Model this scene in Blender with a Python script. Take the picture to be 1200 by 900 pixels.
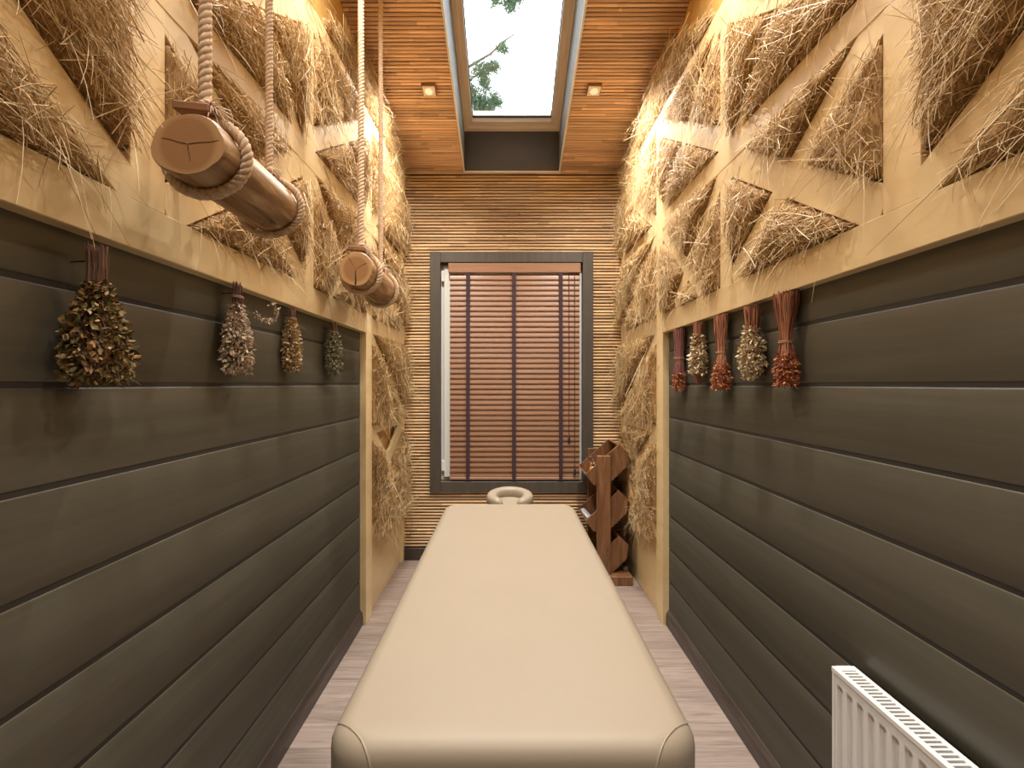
import bpy, bmesh, math, random
import numpy as np
from mathutils import Vector, Matrix
from collections import deque

random.seed(7)
rng = np.random.default_rng(11)
for o in list(bpy.data.objects):
    bpy.data.objects.remove(o, do_unlink=True)
S = bpy.context.scene
C = S.collection

# ------------------------------------------------------------------ camera, sky, exposure
H = 1.43                      # camera height
F = 610.0                     # focal length in pixels of a 1200 px wide frame
VX, VY = 595.0, 450.0         # vanishing point of the room's long axis
cd = bpy.data.cameras.new('camera')
cam = bpy.data.objects.new('camera', cd)
C.objects.link(cam)
cam.location = (0, 0, H)
cam.rotation_euler = (math.pi / 2, 0, 0)
cd.sensor_width = 36.0
cd.lens = 36.0 * F / 1200.0
cd.shift_x = (600.0 - VX) / 1200.0
cd.clip_start = 0.02
S.camera = cam

W = bpy.data.worlds.new('overcast_sky')
S.world = W
W.use_nodes = True
bg = W.node_tree.nodes['Background']
bg.inputs[0].default_value = (0.90, 0.95, 1.0, 1)
bg.inputs[1].default_value = 3.4

S.view_settings.view_transform = 'Standard'
S.view_settings.look = 'None'
S.view_settings.gamma = 1.0
S.view_settings.use_curve_mapping = False
S.view_settings.exposure = 0.85

LAMP = 62.0                   # watts of each downlight's spot
LAMP_COL = (1.0, 0.935, 0.85)

# ------------------------------------------------------------------ room measures (metres, x right, y along the room, z up)
XL, XR = -0.877, 0.957        # board walls
FL, FR = -0.840, 0.920        # front of the timber lattice
DB = 4.234                    # back wall
DF = -1.3                     # wall behind the viewer
ZB = 1.7075                   # ceiling height above the camera at the back wall
SL = 0.2224                   # ceiling slope
def zc(d): return H + ZB + SL * (DB - d)
SKX0, SKX1, SKD0, SKD1 = -0.348, 0.414, 2.50, 4.192
def zw(d): return H + 2.034 + 0.30 * (SKD1 - d)
WX0, WX1, WZ0, WZ1 = -0.546, 0.606, H - 0.787, H + 0.980   # window opening

# ------------------------------------------------------------------ helpers
def tag(o, label=None, cat=None, group=None, kind=None):
    if label: o['label'] = label
    if cat: o['category'] = cat
    if group: o['group'] = group
    if kind: o['kind'] = kind
    return o

def wloc(o):
    v = Vector((0, 0, 0))
    while o is not None:
        v += o.location
        o = o.parent
    return v

def empty(name, loc, label=None, cat=None, group=None, kind=None):
    o = bpy.data.objects.new(name, None)
    o.empty_display_size = 0.05
    C.objects.link(o)
    o.location = loc
    return tag(o, label, cat, group, kind)

def link(name, me, mat, parent=None, origin=None):
    """me holds world coordinates; they are moved into the frame of the parent or of origin"""
    o = bpy.data.objects.new(name, me)
    C.objects.link(o)
    if mat is not None:
        me.materials.append(mat)
    base = wloc(parent) if parent is not None else Vector((0, 0, 0))
    if origin is not None:
        org = Vector(origin)
        o.location = org - base
    else:
        org = base
    if org.length > 0:
        me.transform(Matrix.Translation(-org))
    if parent is not None:
        o.parent = parent
    return o

def smooth(me, ang=None):
    me.polygons.foreach_set('use_smooth', [True] * len(me.polygons))
    if ang is not None:
        try: me.set_sharp_from_angle(angle=math.radians(ang))
        except Exception: pass
    return me

def bm_mesh(name, bm, sm=None):
    me = bpy.data.meshes.new(name)
    bm.normal_update()
    bm.to_mesh(me)
    bm.free()
    if sm is not None: smooth(me, sm)
    return me

def add_box(bm, x0, x1, y0, y1, z0, z1, bev=0.0, seg=1):
    m = Matrix.Translation(((x0 + x1) / 2, (y0 + y1) / 2, (z0 + z1) / 2)) @ Matrix.Diagonal((x1 - x0, y1 - y0, z1 - z0, 1))
    r = bmesh.ops.create_cube(bm, size=1.0, matrix=m)
    if bev > 0:
        es = list({e for v in r['verts'] for e in v.link_edges})
        bmesh.ops.bevel(bm, geom=es, offset=bev, segments=seg, profile=0.5, affect='EDGES')

def box(name, b, mat, parent=None, bev=0.0, seg=1, origin=None, sm=None):
    bm = bmesh.new()
    add_box(bm, *b, bev=bev, seg=seg)
    return link(name, bm_mesh(name, bm, sm), mat, parent, origin)

def np_mesh(name, verts, quads):
    me = bpy.data.meshes.new(name)
    nv, nq = len(verts), len(quads)
    me.vertices.add(nv)
    me.vertices.foreach_set('co', np.asarray(verts, dtype=np.float32).ravel())
    me.loops.add(nq * 4)
    me.loops.foreach_set('vertex_index', np.asarray(quads, dtype=np.int32).ravel())
    me.polygons.add(nq)
    me.polygons.foreach_set('loop_start', np.arange(nq, dtype=np.int32) * 4)
    try: me.polygons.foreach_set('loop_total', np.full(nq, 4, dtype=np.int32))
    except Exception: pass
    me.update(calc_edges=True)
    me.validate()
    return me

def unit(a):
    return a / np.maximum(np.linalg.norm(a, axis=-1, keepdims=True), 1e-9)

def straw_arrays(P, D, L, R, B, nseg=3, sides=3, taper=0.55):
    """many thin bent stalks: start, direction, length, radius, bend vector at the tip"""
    n = len(P)
    D = unit(D)
    ref = np.where(np.abs(D[:, 2:3]) < 0.9, np.array([[0, 0, 1.0]]), np.array([[1.0, 0, 0]]))
    U = unit(np.cross(D, ref)); V = np.cross(D, U)
    vs = []
    for k in range(nseg + 1):
        t = k / nseg
        ctr = P + D * (L * t)[:, None] + B * (t * t)
        rr = R * (1 - taper * t)
        for s in range(sides):
            a = 2 * math.pi * s / sides
            vs.append(ctr + U * (rr * math.cos(a))[:, None] + V * (rr * math.sin(a))[:, None])
    vs = np.stack(vs, axis=1)              # n, (nseg+1)*sides, 3
    q = []
    for k in range(nseg):
        for s in range(sides):
            s2 = (s + 1) % sides
            q.append((k * sides + s, k * sides + s2, (k + 1) * sides + s2, (k + 1) * sides + s))
    q = np.array(q)
    m = (nseg + 1) * sides
    quads = (q[None] + (np.arange(n) * m)[:, None, None]).reshape(-1, 4)
    return vs.reshape(-1, 3), quads

def leaf_arrays(P, D, L, Wd, N, curl):
    """many small bent leaves, each a 2x2 cupped patch of four quads"""
    n = len(P)
    D = unit(D); N = unit(N - D * np.sum(N * D, axis=1, keepdims=True))
    T = np.cross(N, D)
    grid = []
    for (u, w) in ((0.0, .25), (.5, 1.0), (1.0, .18)):
        for s in (-1, 0, 1):
            off = -abs(s) * 0.25
            grid.append(P + D * (L * u)[:, None] + T * (Wd * w * s * .5)[:, None] + N * (curl * (u * u) + Wd * off * -.6)[:, None])
    vs = np.stack(grid, axis=1)
    q = np.array([(0, 1, 4, 3), (1, 2, 5, 4), (3, 4, 7, 6), (4, 5, 8, 7)])
    quads = (q[None] + (np.arange(n) * 9)[:, None, None]).reshape(-1, 4)
    return vs.reshape(-1, 3), quads

def join_arrays(parts):
    vs, qs, off = [], [], 0
    for v, q in parts:
        vs.append(v); qs.append(q + off); off += len(v)
    return np.concatenate(vs), np.concatenate(qs)

def tube(name, pts, r, mat, parent=None, sides=8, closed=False, origin=None):
    """smooth tube along a polyline"""
    v, q = tube_arrays(pts, r, sides, closed)
    me = smooth(np_mesh(name, v, q), 60)
    return link(name, me, mat, parent, origin)

def tube_arrays(pts, r, sides=8, closed=False):
    P = np.array([tuple(p) for p in pts], dtype=float)
    n = len(P)
    rr = np.full(n, r) if np.isscalar(r) else np.asarray(r, dtype=float)
    if closed:
        T = unit(np.roll(P, -1, 0) - np.roll(P, 1, 0))
    else:
        T = unit(np.gradient(P, axis=0))
    ref = np.array([0, 0, 1.0]) if abs(T[0][2]) < .9 else np.array([1.0, 0, 0])
    U = np.zeros_like(P); u = ref - T[0] * np.dot(ref, T[0]); u /= np.linalg.norm(u)
    for i in range(n):
        u = u - T[i] * np.dot(u, T[i]); u /= max(np.linalg.norm(u), 1e-9); U[i] = u
    V = np.cross(T, U)
    a = np.linspace(0, 2 * math.pi, sides, endpoint=False)
    verts = P[:, None] + rr[:, None, None] * (U[:, None] * np.cos(a)[None, :, None] + V[:, None] * np.sin(a)[None, :, None])
    q = []
    for i in range(n if closed else n - 1):
        j = (i + 1) % n
        for s in range(sides):
            s2 = (s + 1) % sides
            q.append((i * sides + s, i * sides + s2, j * sides + s2, j * sides + s))
    v = verts.reshape(-1, 3)
    if not closed:
        v = np.concatenate([v, P[:1], P[-1:]])
        c0, c1 = n * sides, n * sides + 1
        for s in range(0, sides, 2):
            s1, s2 = (s + 1) % sides, (s + 2) % sides
            q.append((c0, s2, s1, s))
            b = (n - 1) * sides
            q.append((c1, b + s, b + s1, b + s2))
    return v, np.array(q)

def resample(pts, step):
    P = np.array([tuple(p) for p in pts], dtype=float)
    seg = np.linalg.norm(np.diff(P, axis=0), axis=1)
    s = np.concatenate([[0], np.cumsum(seg)])
    n = max(int(s[-1] / step), 2)
    t = np.linspace(0, s[-1], n + 1)
    return np.stack([np.interp(t, s, P[:, k]) for k in range(3)], axis=1), s[-1]

def rope(name, pts, r, mat, parent, pitch=None):
    """three twisted strands along a polyline"""
    pitch = pitch or r * 3.4
    P, Ln = resample(pts, pitch / 9)
    n = len(P)
    T = unit(np.gradient(P, axis=0))
    ref = np.array([1.0, 0, 0]) if abs(T[0][0]) < .9 else np.array([0, 1.0, 0])
    u = ref - T[0] * np.dot(ref, T[0]); u /= np.linalg.norm(u)
    U = np.zeros_like(P)
    for i in range(n):
        u = u - T[i] * np.dot(u, T[i]); u /= max(np.linalg.norm(u), 1e-9); U[i] = u
    V = np.cross(T, U)
    s = np.linspace(0, Ln, n)
    parts = []
    for k in range(3):
        ph = 2 * math.pi * (s / pitch + k / 3)
        Q = P + r * .46 * (U * np.cos(ph)[:, None] + V * np.sin(ph)[:, None])
        parts.append(tube_arrays(Q, r * .60, 6))
    v, q = join_arrays(parts)
    return link(name, smooth(np_mesh(name, v, q), 70), mat, parent)

# ------------------------------------------------------------------ materials
def new_mat(name):
    m = bpy.data.materials.new(name)
    m.use_nodes = True
    nt = m.node_tree
    return m, nt, nt.nodes['Principled BSDF']

def ramp(nt, stops):
    r = nt.nodes.new('ShaderNodeValToRGB')
    el = r.color_ramp.elements
    while len(el) < len(stops): el.new(0.5)
    for e, (p, c) in zip(el, stops):
        e.position = p; e.color = (*c, 1)
    return r

def coords(nt, scale=(1, 1, 1), rand=False):
    tc = nt.nodes.new('ShaderNodeTexCoord')
    mp = nt.nodes.new('ShaderNodeMapping')
    mp.inputs['Scale'].default_value = scale
    nt.links.new(tc.outputs['Object'], mp.inputs['Vector'])
    if rand:
        oi = nt.nodes.new('ShaderNodeObjectInfo')
        mu = nt.nodes.new('ShaderNodeVectorMath'); mu.operation = 'SCALE'
        cb = nt.nodes.new('ShaderNodeCombineXYZ')
        for i in range(3): cb.inputs[i].default_value = (37.0, 19.0, 53.0)[i]
        nt.links.new(cb.outputs[0], mu.inputs[0]); nt.links.new(oi.outputs['Random'], mu.inputs['Scale'])
        nt.links.new(mu.outputs[0], mp.inputs['Location'])
    return mp

def noise(nt, vec, scale, detail=4, rough=0.55, dist=0.0):
    n = nt.nodes.new('ShaderNodeTexNoise')
    n.inputs['Scale'].default_value = scale
    n.inputs['Detail'].default_value = detail
    n.inputs['Roughness'].default_value = rough
    n.inputs['Distortion'].default_value = dist
    nt.links.new(vec.outputs[0], n.inputs['Vector'])
    return n

def bump(nt, bsdf, height, strength, dist=0.01):
    b = nt.nodes.new('ShaderNodeBump')
    b.inputs['Strength'].default_value = strength
    b.inputs['Distance'].default_value = dist
    nt.links.new(height, b.inputs['Height'])
    nt.links.new(b.outputs[0], bsdf.inputs['Normal'])

def hsv_rand(nt, col, amount, sat=0.0):
    """scale the value of a colour by a per-object random"""
    oi = nt.nodes.new('ShaderNodeObjectInfo')
    mr = nt.nodes.new('ShaderNodeMapRange')
    mr.inputs['To Min'].default_value = 1 - amount; mr.inputs['To Max'].default_value = 1 + amount
    nt.links.new(oi.outputs['Random'], mr.inputs['Value'])
    h = nt.nodes.new('ShaderNodeHueSaturation')
    nt.links.new(mr.outputs[0], h.inputs['Value'])
    nt.links.new(col, h.inputs['Color'])
    return h.outputs[0]

def plain(name, col, rough=.5, metal=0.0, spec=.5, var=0.0, vscale=6.0, bmp=0.0, bscale=60.0, coat=0.0):
    m, nt, b = new_mat(name)
    b.inputs['Roughness'].default_value = rough
    b.inputs['Metallic'].default_value = metal
    b.inputs['Specular IOR Level'].default_value = spec
    b.inputs['Coat Weight'].default_value = coat
    mp = coords(nt)
    if var > 0:
        n = noise(nt, mp, vscale, 4)
        r = ramp(nt, [(.3, tuple(c * (1 - var) for c in col)), (.7, tuple(min(1, c * (1 + var)) for c in col))])
        nt.links.new(n.outputs['Fac'], r.inputs[0])
        nt.links.new(r.outputs[0], b.inputs['Base Color'])
    else:
        b.inputs['Base Color'].default_value = (*col, 1)
    if bmp > 0:
        n2 = noise(nt, mp, bscale, 5)
        bump(nt, b, n2.outputs['Fac'], bmp, .002)
    return m

def wood(name, dark, mid, light, stretch=(1.2, 22, 22), scale=3.0, rough=.5, var=.1, bmp=.15, coat=0.0, spec=.5, dist=.6):
    """grain runs along the axis with the smallest stretch"""
    m, nt, b = new_mat(name)
    mp = coords(nt, stretch, rand=True)
    n = noise(nt, mp, scale, 6, .6, dist)
    r = ramp(nt, [(.28, dark), (.5, mid), (.74, light)])
    nt.links.new(n.outputs['Fac'], r.inputs[0])
    nt.links.new(hsv_rand(nt, r.outputs[0], var), b.inputs['Base Color'])
    b.inputs['Roughness'].default_value = rough
    b.inputs['Specular IOR Level'].default_value = spec
    b.inputs['Coat Weight'].default_value = coat
    if bmp > 0: bump(nt, b, n.outputs['Fac'], bmp, .004)
    return m

def island(name, stops, rough=.7, spec=.3, transl=0.0):
    m, nt, b = new_mat(name)
    g = nt.nodes.new('ShaderNodeNewGeometry')
    r = ramp(nt, stops)
    nt.links.new(g.outputs['Random Per Island'], r.inputs[0])
    nt.links.new(r.outputs[0], b.inputs['Base Color'])
    b.inputs['Roughness'].default_value = rough
    b.inputs['Specular IOR Level'].default_value = spec
    return m

def bamboo_mat(name, dark, mid, light, axis='x'):
    m, nt, b = new_mat(name)
    mp = coords(nt, (1.0, 30, 30), rand=True)
    n = noise(nt, mp, 2.2, 5, .6)
    r = ramp(nt, [(.25, dark), (.5, mid), (.78, light)])
    nt.links.new(n.outputs['Fac'], r.inputs[0])
    # dark knots where the cane has a node
    mp2 = coords(nt, (1, .001, .001), rand=True)
    vo = nt.nodes.new('ShaderNodeTexVoronoi'); vo.inputs['Scale'].default_value = 3.2
    nt.links.new(mp2.outputs[0], vo.inputs['Vector'])
    lt = nt.nodes.new('ShaderNodeMapRange'); lt.inputs['From Min'].default_value = .0; lt.inputs['From Max'].default_value = .05
    lt.inputs['To Min'].default_value = .45; lt.inputs['To Max'].default_value = 1.0
    nt.links.new(vo.outputs['Distance'], lt.inputs['Value'])
    mx = nt.nodes.new('ShaderNodeMix'); mx.data_type = 'RGBA'; mx.blend_type = 'MULTIPLY'; mx.inputs[0].default_value = 1.0
    # lengths of cane butted end to end differ in tone
    mp3 = coords(nt, (1, .001, .001), rand=True)
    v3 = nt.nodes.new('ShaderNodeTexVoronoi'); v3.inputs['Scale'].default_value = 1.7
    nt.links.new(mp3.outputs[0], v3.inputs['Vector'])
    hs = nt.nodes.new('ShaderNodeHueSaturation')
    sx = nt.nodes.new('ShaderNodeSeparateColor'); nt.links.new(v3.outputs['Color'], sx.inputs[0])
    m3 = nt.nodes.new('ShaderNodeMapRange'); m3.inputs['To Min'].default_value = .72; m3.inputs['To Max'].default_value = 1.22
    nt.links.new(sx.outputs[0], m3.inputs['Value']); nt.links.new(m3.outputs[0], hs.inputs['Value'])
    nt.links.new(hsv_rand(nt, r.outputs[0], .16), hs.inputs['Color'])
    nt.links.new(hs.outputs[0], mx.inputs[6]); nt.links.new(lt.outputs[0], mx.inputs[7])
    nt.links.new(mx.outputs[2], b.inputs['Base Color'])
    b.inputs['Roughness'].default_value = .42
    bump(nt, b, n.outputs['Fac'], .12, .003)
    return m

M = {}
M['plank'] = wood('olive_painted_plank', (.076, .069, .050), (.088, .080, .058), (.102, .093, .069), (26, 1.0, 26), 1.4, .40, .05, .06, spec=.5)
M['wallback'] = plain('dark_wall_backing', (.03, .026, .02), .8)
M['yellow'] = wood('yellow_varnished_timber', (.67, .49, .245), (.74, .56, .30), (.80, .625, .36), (10, 1.5, 8), .9, .38, .05, .05, spec=.5)
M['yellow_wall'] = plain('amber_recess_wall', (.60, .36, .11), .5, var=.08)
M['bamboo_wall'] = bamboo_mat('light_bamboo_cane', (.48, .29, .14), (.66, .45, .24), (.78, .57, .34))
M['bamboo_ceil'] = bamboo_mat('toasted_bamboo_cane', (.46, .255, .135), (.62, .385, .215), (.75, .515, .315))
M['bamboo_back'] = plain('dark_bamboo_backing', (.085, .04, .015), .8)
M['floor'] = wood('grey_pink_oak_laminate', (.20, .150, .125), (.32, .250, .213), (.42, .345, .30), (1.0, 14, 14), 2.4, .42, .07, .05, dist=1.6)
M['joint'] = plain('dark_joint', (.10, .075, .06), .8)
M['base'] = wood('dark_brown_moulding', (.030, .022, .018), (.052, .039, .032), (.080, .062, .052), (20, 1, 20), 2, .4, .05, .05)
M['casing'] = wood('grey_brown_window_casing', (.060, .050, .038), (.074, .062, .048), (.092, .078, .060), (16, 16, 1.2), 2, .45, .05, .05)
M['pvc'] = plain('white_window_plastic', (.72, .74, .70), .35)
M['slat'] = wood('reddish_wooden_slat', (.26, .132, .070), (.30, .155, .084), (.345, .182, .102), (1, 30, 30), 2, .36, .04, 0, spec=.7)
M['tape'] = plain('plum_brown_tape', (.045, .02, .026), .8)
M['cream'] = plain('cream_vinyl', (.325, .268, .198), .46, var=.02, vscale=3, bmp=.05, bscale=260, spec=.4)
M['cream_dark'] = plain('cream_vinyl_piping', (.30, .245, .18), .5)
M['rad'] = plain('white_radiator_enamel', (.80, .79, .77), .28, coat=.3)
M['dark_gap'] = plain('dark_slot', (.03, .028, .027), .7)
M['rack'] = wood('dark_walnut_board', (.085, .036, .014), (.19, .085, .035), (.31, .155, .07), (9, 9, 1.2), 2.2, .4, .12, .1, dist=1.4, coat=.15)
M['rope'] = plain('jute_rope', (.62, .455, .31), .85, var=.18, vscale=90, bmp=.6, bscale=420, spec=.2)
M['bark'] = wood('stripped_log_side', (.14, .066, .025), (.36, .205, .09), (.60, .42, .24), (14, 1.2, 14), 2.6, .5, .05, .5, dist=1.0)
M['toggle'] = plain('brown_toggle_wood', (.24, .11, .045), .6, var=.15)
M['crack'] = plain('log_crack', (.03, .015, .007), .9)
M['sash'] = plain('beige_skylight_sash', (.74, .60, .46), .4)
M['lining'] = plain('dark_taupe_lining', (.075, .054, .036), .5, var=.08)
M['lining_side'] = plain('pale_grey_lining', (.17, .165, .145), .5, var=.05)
M['bead'] = plain('white_edge_bead', (.66, .58, .47), .5)
M['steel'] = plain('brushed_steel', (.55, .55, .55), .3, metal=1)
M['twine'] = plain('tie_string', (.33, .21, .13), .9)
M['hook'] = plain('black_nail', (.02, .02, .02), .5)
M['towel'] = plain('white_towel', (.74, .78, .84), .95, bmp=.5, bscale=300)
M['amber'] = plain('amber_soap_bottle', (.62, .25, .06), .15, coat=.5)
M['outside'] = plain('outside_ground', (.20, .22, .16), .9, var=.2)
M['tree_bark'] = plain('pine_bark', (.11, .075, .05), .9, var=.3, bmp=.6)
M['needle'] = island('pine_needle', [(0, (.05, .085, .045)), (.6, (.085, .13, .07)), (1, (.17, .19, .07))], .6)
M['straw'] = island('hay_stalk', [(0, (.30, .165, .06)), (.25, (.50, .315, .13)), (.5, (.67, .465, .22)), (.8, (.80, .61, .345)), (1, (.92, .80, .57))], .5)
M['straw_bed'] = wood('packed_hay', (.13, .065, .020), (.36, .205, .075), (.62, .42, .18), (50, 55, 7), 1.6, .85, .1, 1.0, dist=2.2)
M['stalk_red'] = island('russet_stem', [(0, (.15, .045, .024)), (.5, (.33, .12, .062)), (1, (.54, .27, .16))], .7)
M['stalk_plum'] = island('plum_stem', [(0, (.17, .055, .055)), (.5, (.27, .10, .09)), (1, (.37, .17, .14))], .7)
M['stalk_brown'] = island('brown_stem', [(0, (.09, .045, .032)), (.5, (.19, .10, .07)), (1, (.33, .20, .14))], .7)
M['seed_red'] = island('russet_seed', [(0, (.22, .055, .02)), (.5, (.38, .12, .045)), (1, (.53, .23, .11))], .7)
M['petal_cream'] = island('cream_petal', [(0, (.30, .21, .11)), (.4, (.56, .43, .25)), (1, (.74, .63, .42))], .7)
M['petal_pale'] = island('pale_pink_petal', [(0, (.26, .18, .11)), (.5, (.58, .45, .31)), (1, (.78, .66, .51))], .7)
M['petal_gold'] = island('golden_petal', [(0, (.22, .14, .06)), (.5, (.52, .37, .18)), (1, (.72, .56, .33))], .7)
M['petal_green'] = island('grey_green_petal', [(0, (.08, .09, .04)), (.5, (.25, .25, .14)), (1, (.52, .47, .35))], .7)
M['leaf_mix'] = island('dry_leaf', [(0, (.055, .045, .018)), (.35, (.15, .115, .035)), (.6, (.25, .18, .065)), (.82, (.32, .15, .05)), (1, (.42, .32, .20))], .7)

def endgrain():
    m, nt, b = new_mat('log_end_grain')
    tc = nt.nodes.new('ShaderNodeTexCoord')
    mp = nt.nodes.new('ShaderNodeMapping'); mp.inputs['Scale'].default_value = (1, .0, 1)
    nt.links.new(tc.outputs['Object'], mp.inputs['Vector'])
    n = noise(nt, mp, 14, 3)
    wv = nt.nodes.new('ShaderNodeTexWave'); wv.wave_type = 'RINGS'; wv.rings_direction = 'SPHERICAL'
    wv.inputs['Scale'].default_value = 75; wv.inputs['Distortion'].default_value = 5; wv.inputs['Detail'].default_value = 2
    nt.links.new(mp.outputs[0], wv.inputs['Vector'])
    r = ramp(nt, [(.1, (.30, .142, .048)), (.9, (.36, .178, .064))])
    nt.links.new(wv.outputs['Fac'], r.inputs[0])
    ln = nt.nodes.new('ShaderNodeVectorMath'); ln.operation = 'LENGTH'
    nt.links.new(mp.outputs[0], ln.inputs[0])
    r2 = ramp(nt, [(.055, (1, 1, 1)), (.068, (1.0, 1.0, 1.0)), (.072, (1.0, 1.0, 1.0))])
    mr = nt.nodes.new('ShaderNodeMapRange'); mr.inputs['From Min'].default_value = .050; mr.inputs['From Max'].default_value = .062
    mr.inputs['To Min'].default_value = 0; mr.inputs['To Max'].default_value = 1
    nt.links.new(ln.outputs['Value'], mr.inputs['Value'])
    mx = nt.nodes.new('ShaderNodeMix'); mx.data_type = 'RGBA'
    mx.inputs[7].default_value = (.46, .265, .11, 1)
    nt.links.new(mr.outputs[0], mx.inputs[0]); nt.links.new(r.outputs[0], mx.inputs[6])
    nt.links.new(mx.outputs[2], b.inputs['Base Color'])
    b.inputs['Roughness'].default_value = .7
    return m
M['endgrain'] = endgrain()

def glass():
    m, nt, b = new_mat('window_glass')
    out = nt.nodes['Material Output']
    tr = nt.nodes.new('ShaderNodeBsdfTransparent'); tr.inputs[0].default_value = (.93, .96, .96, 1)
    gl = nt.nodes.new('ShaderNodeBsdfGlossy'); gl.inputs['Roughness'].default_value = .02
    fr = nt.nodes.new('ShaderNodeFresnel'); fr.inputs[0].default_value = 1.35
    mx = nt.nodes.new('ShaderNodeMixShader')
    nt.links.new(fr.outputs[0], mx.inputs[0]); nt.links.new(tr.outputs[0], mx.inputs[1]); nt.links.new(gl.outputs[0], mx.inputs[2])
    nt.links.new(mx.outputs[0], out.inputs['Surface'])
    return m
M['glass'] = glass()

def emit(name, col, strength):
    m, nt, b = new_mat(name)
    b.inputs['Base Color'].default_value = (*col, 1)
    b.inputs['Emission Color'].default_value = (*col, 1)
    b.inputs['Emission Strength'].default_value = strength
    return m
M['lens'] = emit('frosted_lamp_lens', (.80, .66, .47), .30)

# ------------------------------------------------------------------ floor
fl = box('floor', (XL - .15, XR + .15, DF - .1, DB + .2, -.12, -.012), M['joint'])
tag(fl, kind='structure', label='grey pink oak laminate floor under the massage table')
rowd = .152
y = DF; i = 0
while y < DB - .01:
    y1 = min(y + rowd, DB)
    cuts = [XL - .02, (-.55, .35, -.1, .62, .1)[i % 5] + random.uniform(-.08, .08), XR + .02]
    for a, b_ in zip(cuts[:-1], cuts[1:]):
        box('laminate_board', (a + .0006, b_ - .0006, y + .0006, y1 - .0006, -.012, 0.0), M['floor'], fl, bev=.0006)
    y = y1; i += 1

# ------------------------------------------------------------------ side walls: backing, olive boards, beam and post
def side_wall(name, X, Xf, s, label):
    """s=+1: the room lies on the +x side of this wall"""
    bm = bmesh.new()
    ys = [DF, DB]
    vs = []
    for xx in (X - s * .012, X - s * .16):
        vs.append([bm.verts.new((xx, y_, z_)) for (y_, z_) in ((DF, 0), (DB, 0), (DB, zc(DB) + .02), (DF, zc(DF) + .02))])
    bm.faces.new(vs[0]); bm.faces.new(vs[1][::-1])
    for k in range(4):
        bm.faces.new((vs[0][k], vs[1][k], vs[1][(k + 1) % 4], vs[0][(k + 1) % 4]))
    bmesh.ops.recalc_face_normals(bm, faces=bm.faces)
    w = link(name, bm_mesh(name, bm), M['yellow_wall'])
    tag(w, kind='structure', label=label)
    # dark strip behind the board joints
    x0, x1 = sorted((X - s * .012, X - s * .002))
    box('board_backing', (x0, x1, DF, 3.09, 0, H + .39), M['wallback'], w)
    z = H + .195 * 2
    while z > 0:
        zt, zb = z, max(z - .195, 0)
        if zt - zb > .02:
            xa, xb = sorted((X - s * .014, X))
            # tongue-and-groove profile: undercut lower edge, small sloping shoulder on top
            pr = [(-.014, zb + .001), (-.006, zb + .001), (-.0005, zb + .0055), (0, zb + .007), (0, zt - .012), (-.001, zt - .0095), (-.0045, zt - .0035), (-.014, zt - .0035)]
            vs_ = [(X + s * a, yy, zz) for yy in (DF, 3.092) for a, zz in pr]
            q_ = [(k, k + 1, 8 + k + 1, 8 + k) for k in range(7)] + [(0, 1, 6, 7), (1, 2, 5, 6), (2, 3, 4, 5), (8, 15, 14, 9), (9, 14, 13, 10), (10, 13, 12, 11)]
            me_ = np_mesh('wall_board', vs_, q_)
            if s < 0: me_.flip_normals()
            link('wall_board', me_, M['plank'], w)
        z -= .195
    # beam above the boards and post at their end
    xa, xb = sorted((X - s * .01, Xf))
    box('beam', (xa, xb, DF, 3.10, H + .305, H + .415), M['yellow'], w, bev=.002)
    box('post', (xa, xb, 3.09, 3.222, 0, H + 1.635), M['yellow'], w, bev=.002)
    box('corner_batten', (xa, xb, 4.16, DB, 0, H + 1.66), M['yellow'], w, bev=.002)
    xp = sorted((X - s * .01, X + s * .016))
    box('lower_panel', (xp[0], xp[1], 3.222, 4.16, 0, H - .95), M['yellow'], w, bev=.002)
    return w
WL = side_wall('wall_left', XL, FL, 1, 'olive board wall with yellow timber lattice behind the hanging logs')
WR = side_wall('wall_right', XR, FR, -1, 'olive board wall with yellow timber lattice above the white radiator')

# timber lattice: (distance, height, distance, height, board width); both walls carry the same pattern
LAT = [
    (-.2, .965, 3.10, .965, .095), (3.21, .965, 4.17, .965, .085), (-.2, 1.60, 3.10, 1.60, .075),
    (1.22, .415, 1.22, 1.60, .118), (2.20, .415, 2.20, 1.60, .118), (.42, .415, .42, 1.60, .118),
    (2.13, .98, 1.73, 1.32, .060), (2.16, 1.55, 1.25, 1.05, .100), (2.26, 1.56, 3.12, 1.00, .060),
    (3.09, 1.52, 2.20, 1.03, .100), (2.20, .93, 2.86, .43, .080), (3.12, .93, 2.45, .43, .090),
    (1.27, .92, 2.14, .43, .095), (2.15, .92, 1.28, .43, .110), (1.17, .43, .46, .88, .085),
    (1.17, 1.02, .48, 1.52, .085), (.40, .43, -.1, .80, .085),
    # end bay between post and corner
    (4.17, 1.53, 3.20, .98, .075), (3.78, 1.30, 4.17, .98, .050), (3.20, .92, 4.17, .40, .075), (3.35, .40, 4.17, .90, .050),
    (3.21, .36, 4.17, .36, .100), (3.20, .30, 4.17, -.22, .070), (3.30, -.20, 3.75, .05, .050),
    (3.21, -.285, 4.17, -.285, .055), (3.21, -.29, 3.76, -.60, .085), (4.17, -.32, 3.52, -.60, .085),
    (3.21, -.93, 3.70, -.70, .075), (3.21, 1.60, 3.60, 1.60, .075),
]
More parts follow.
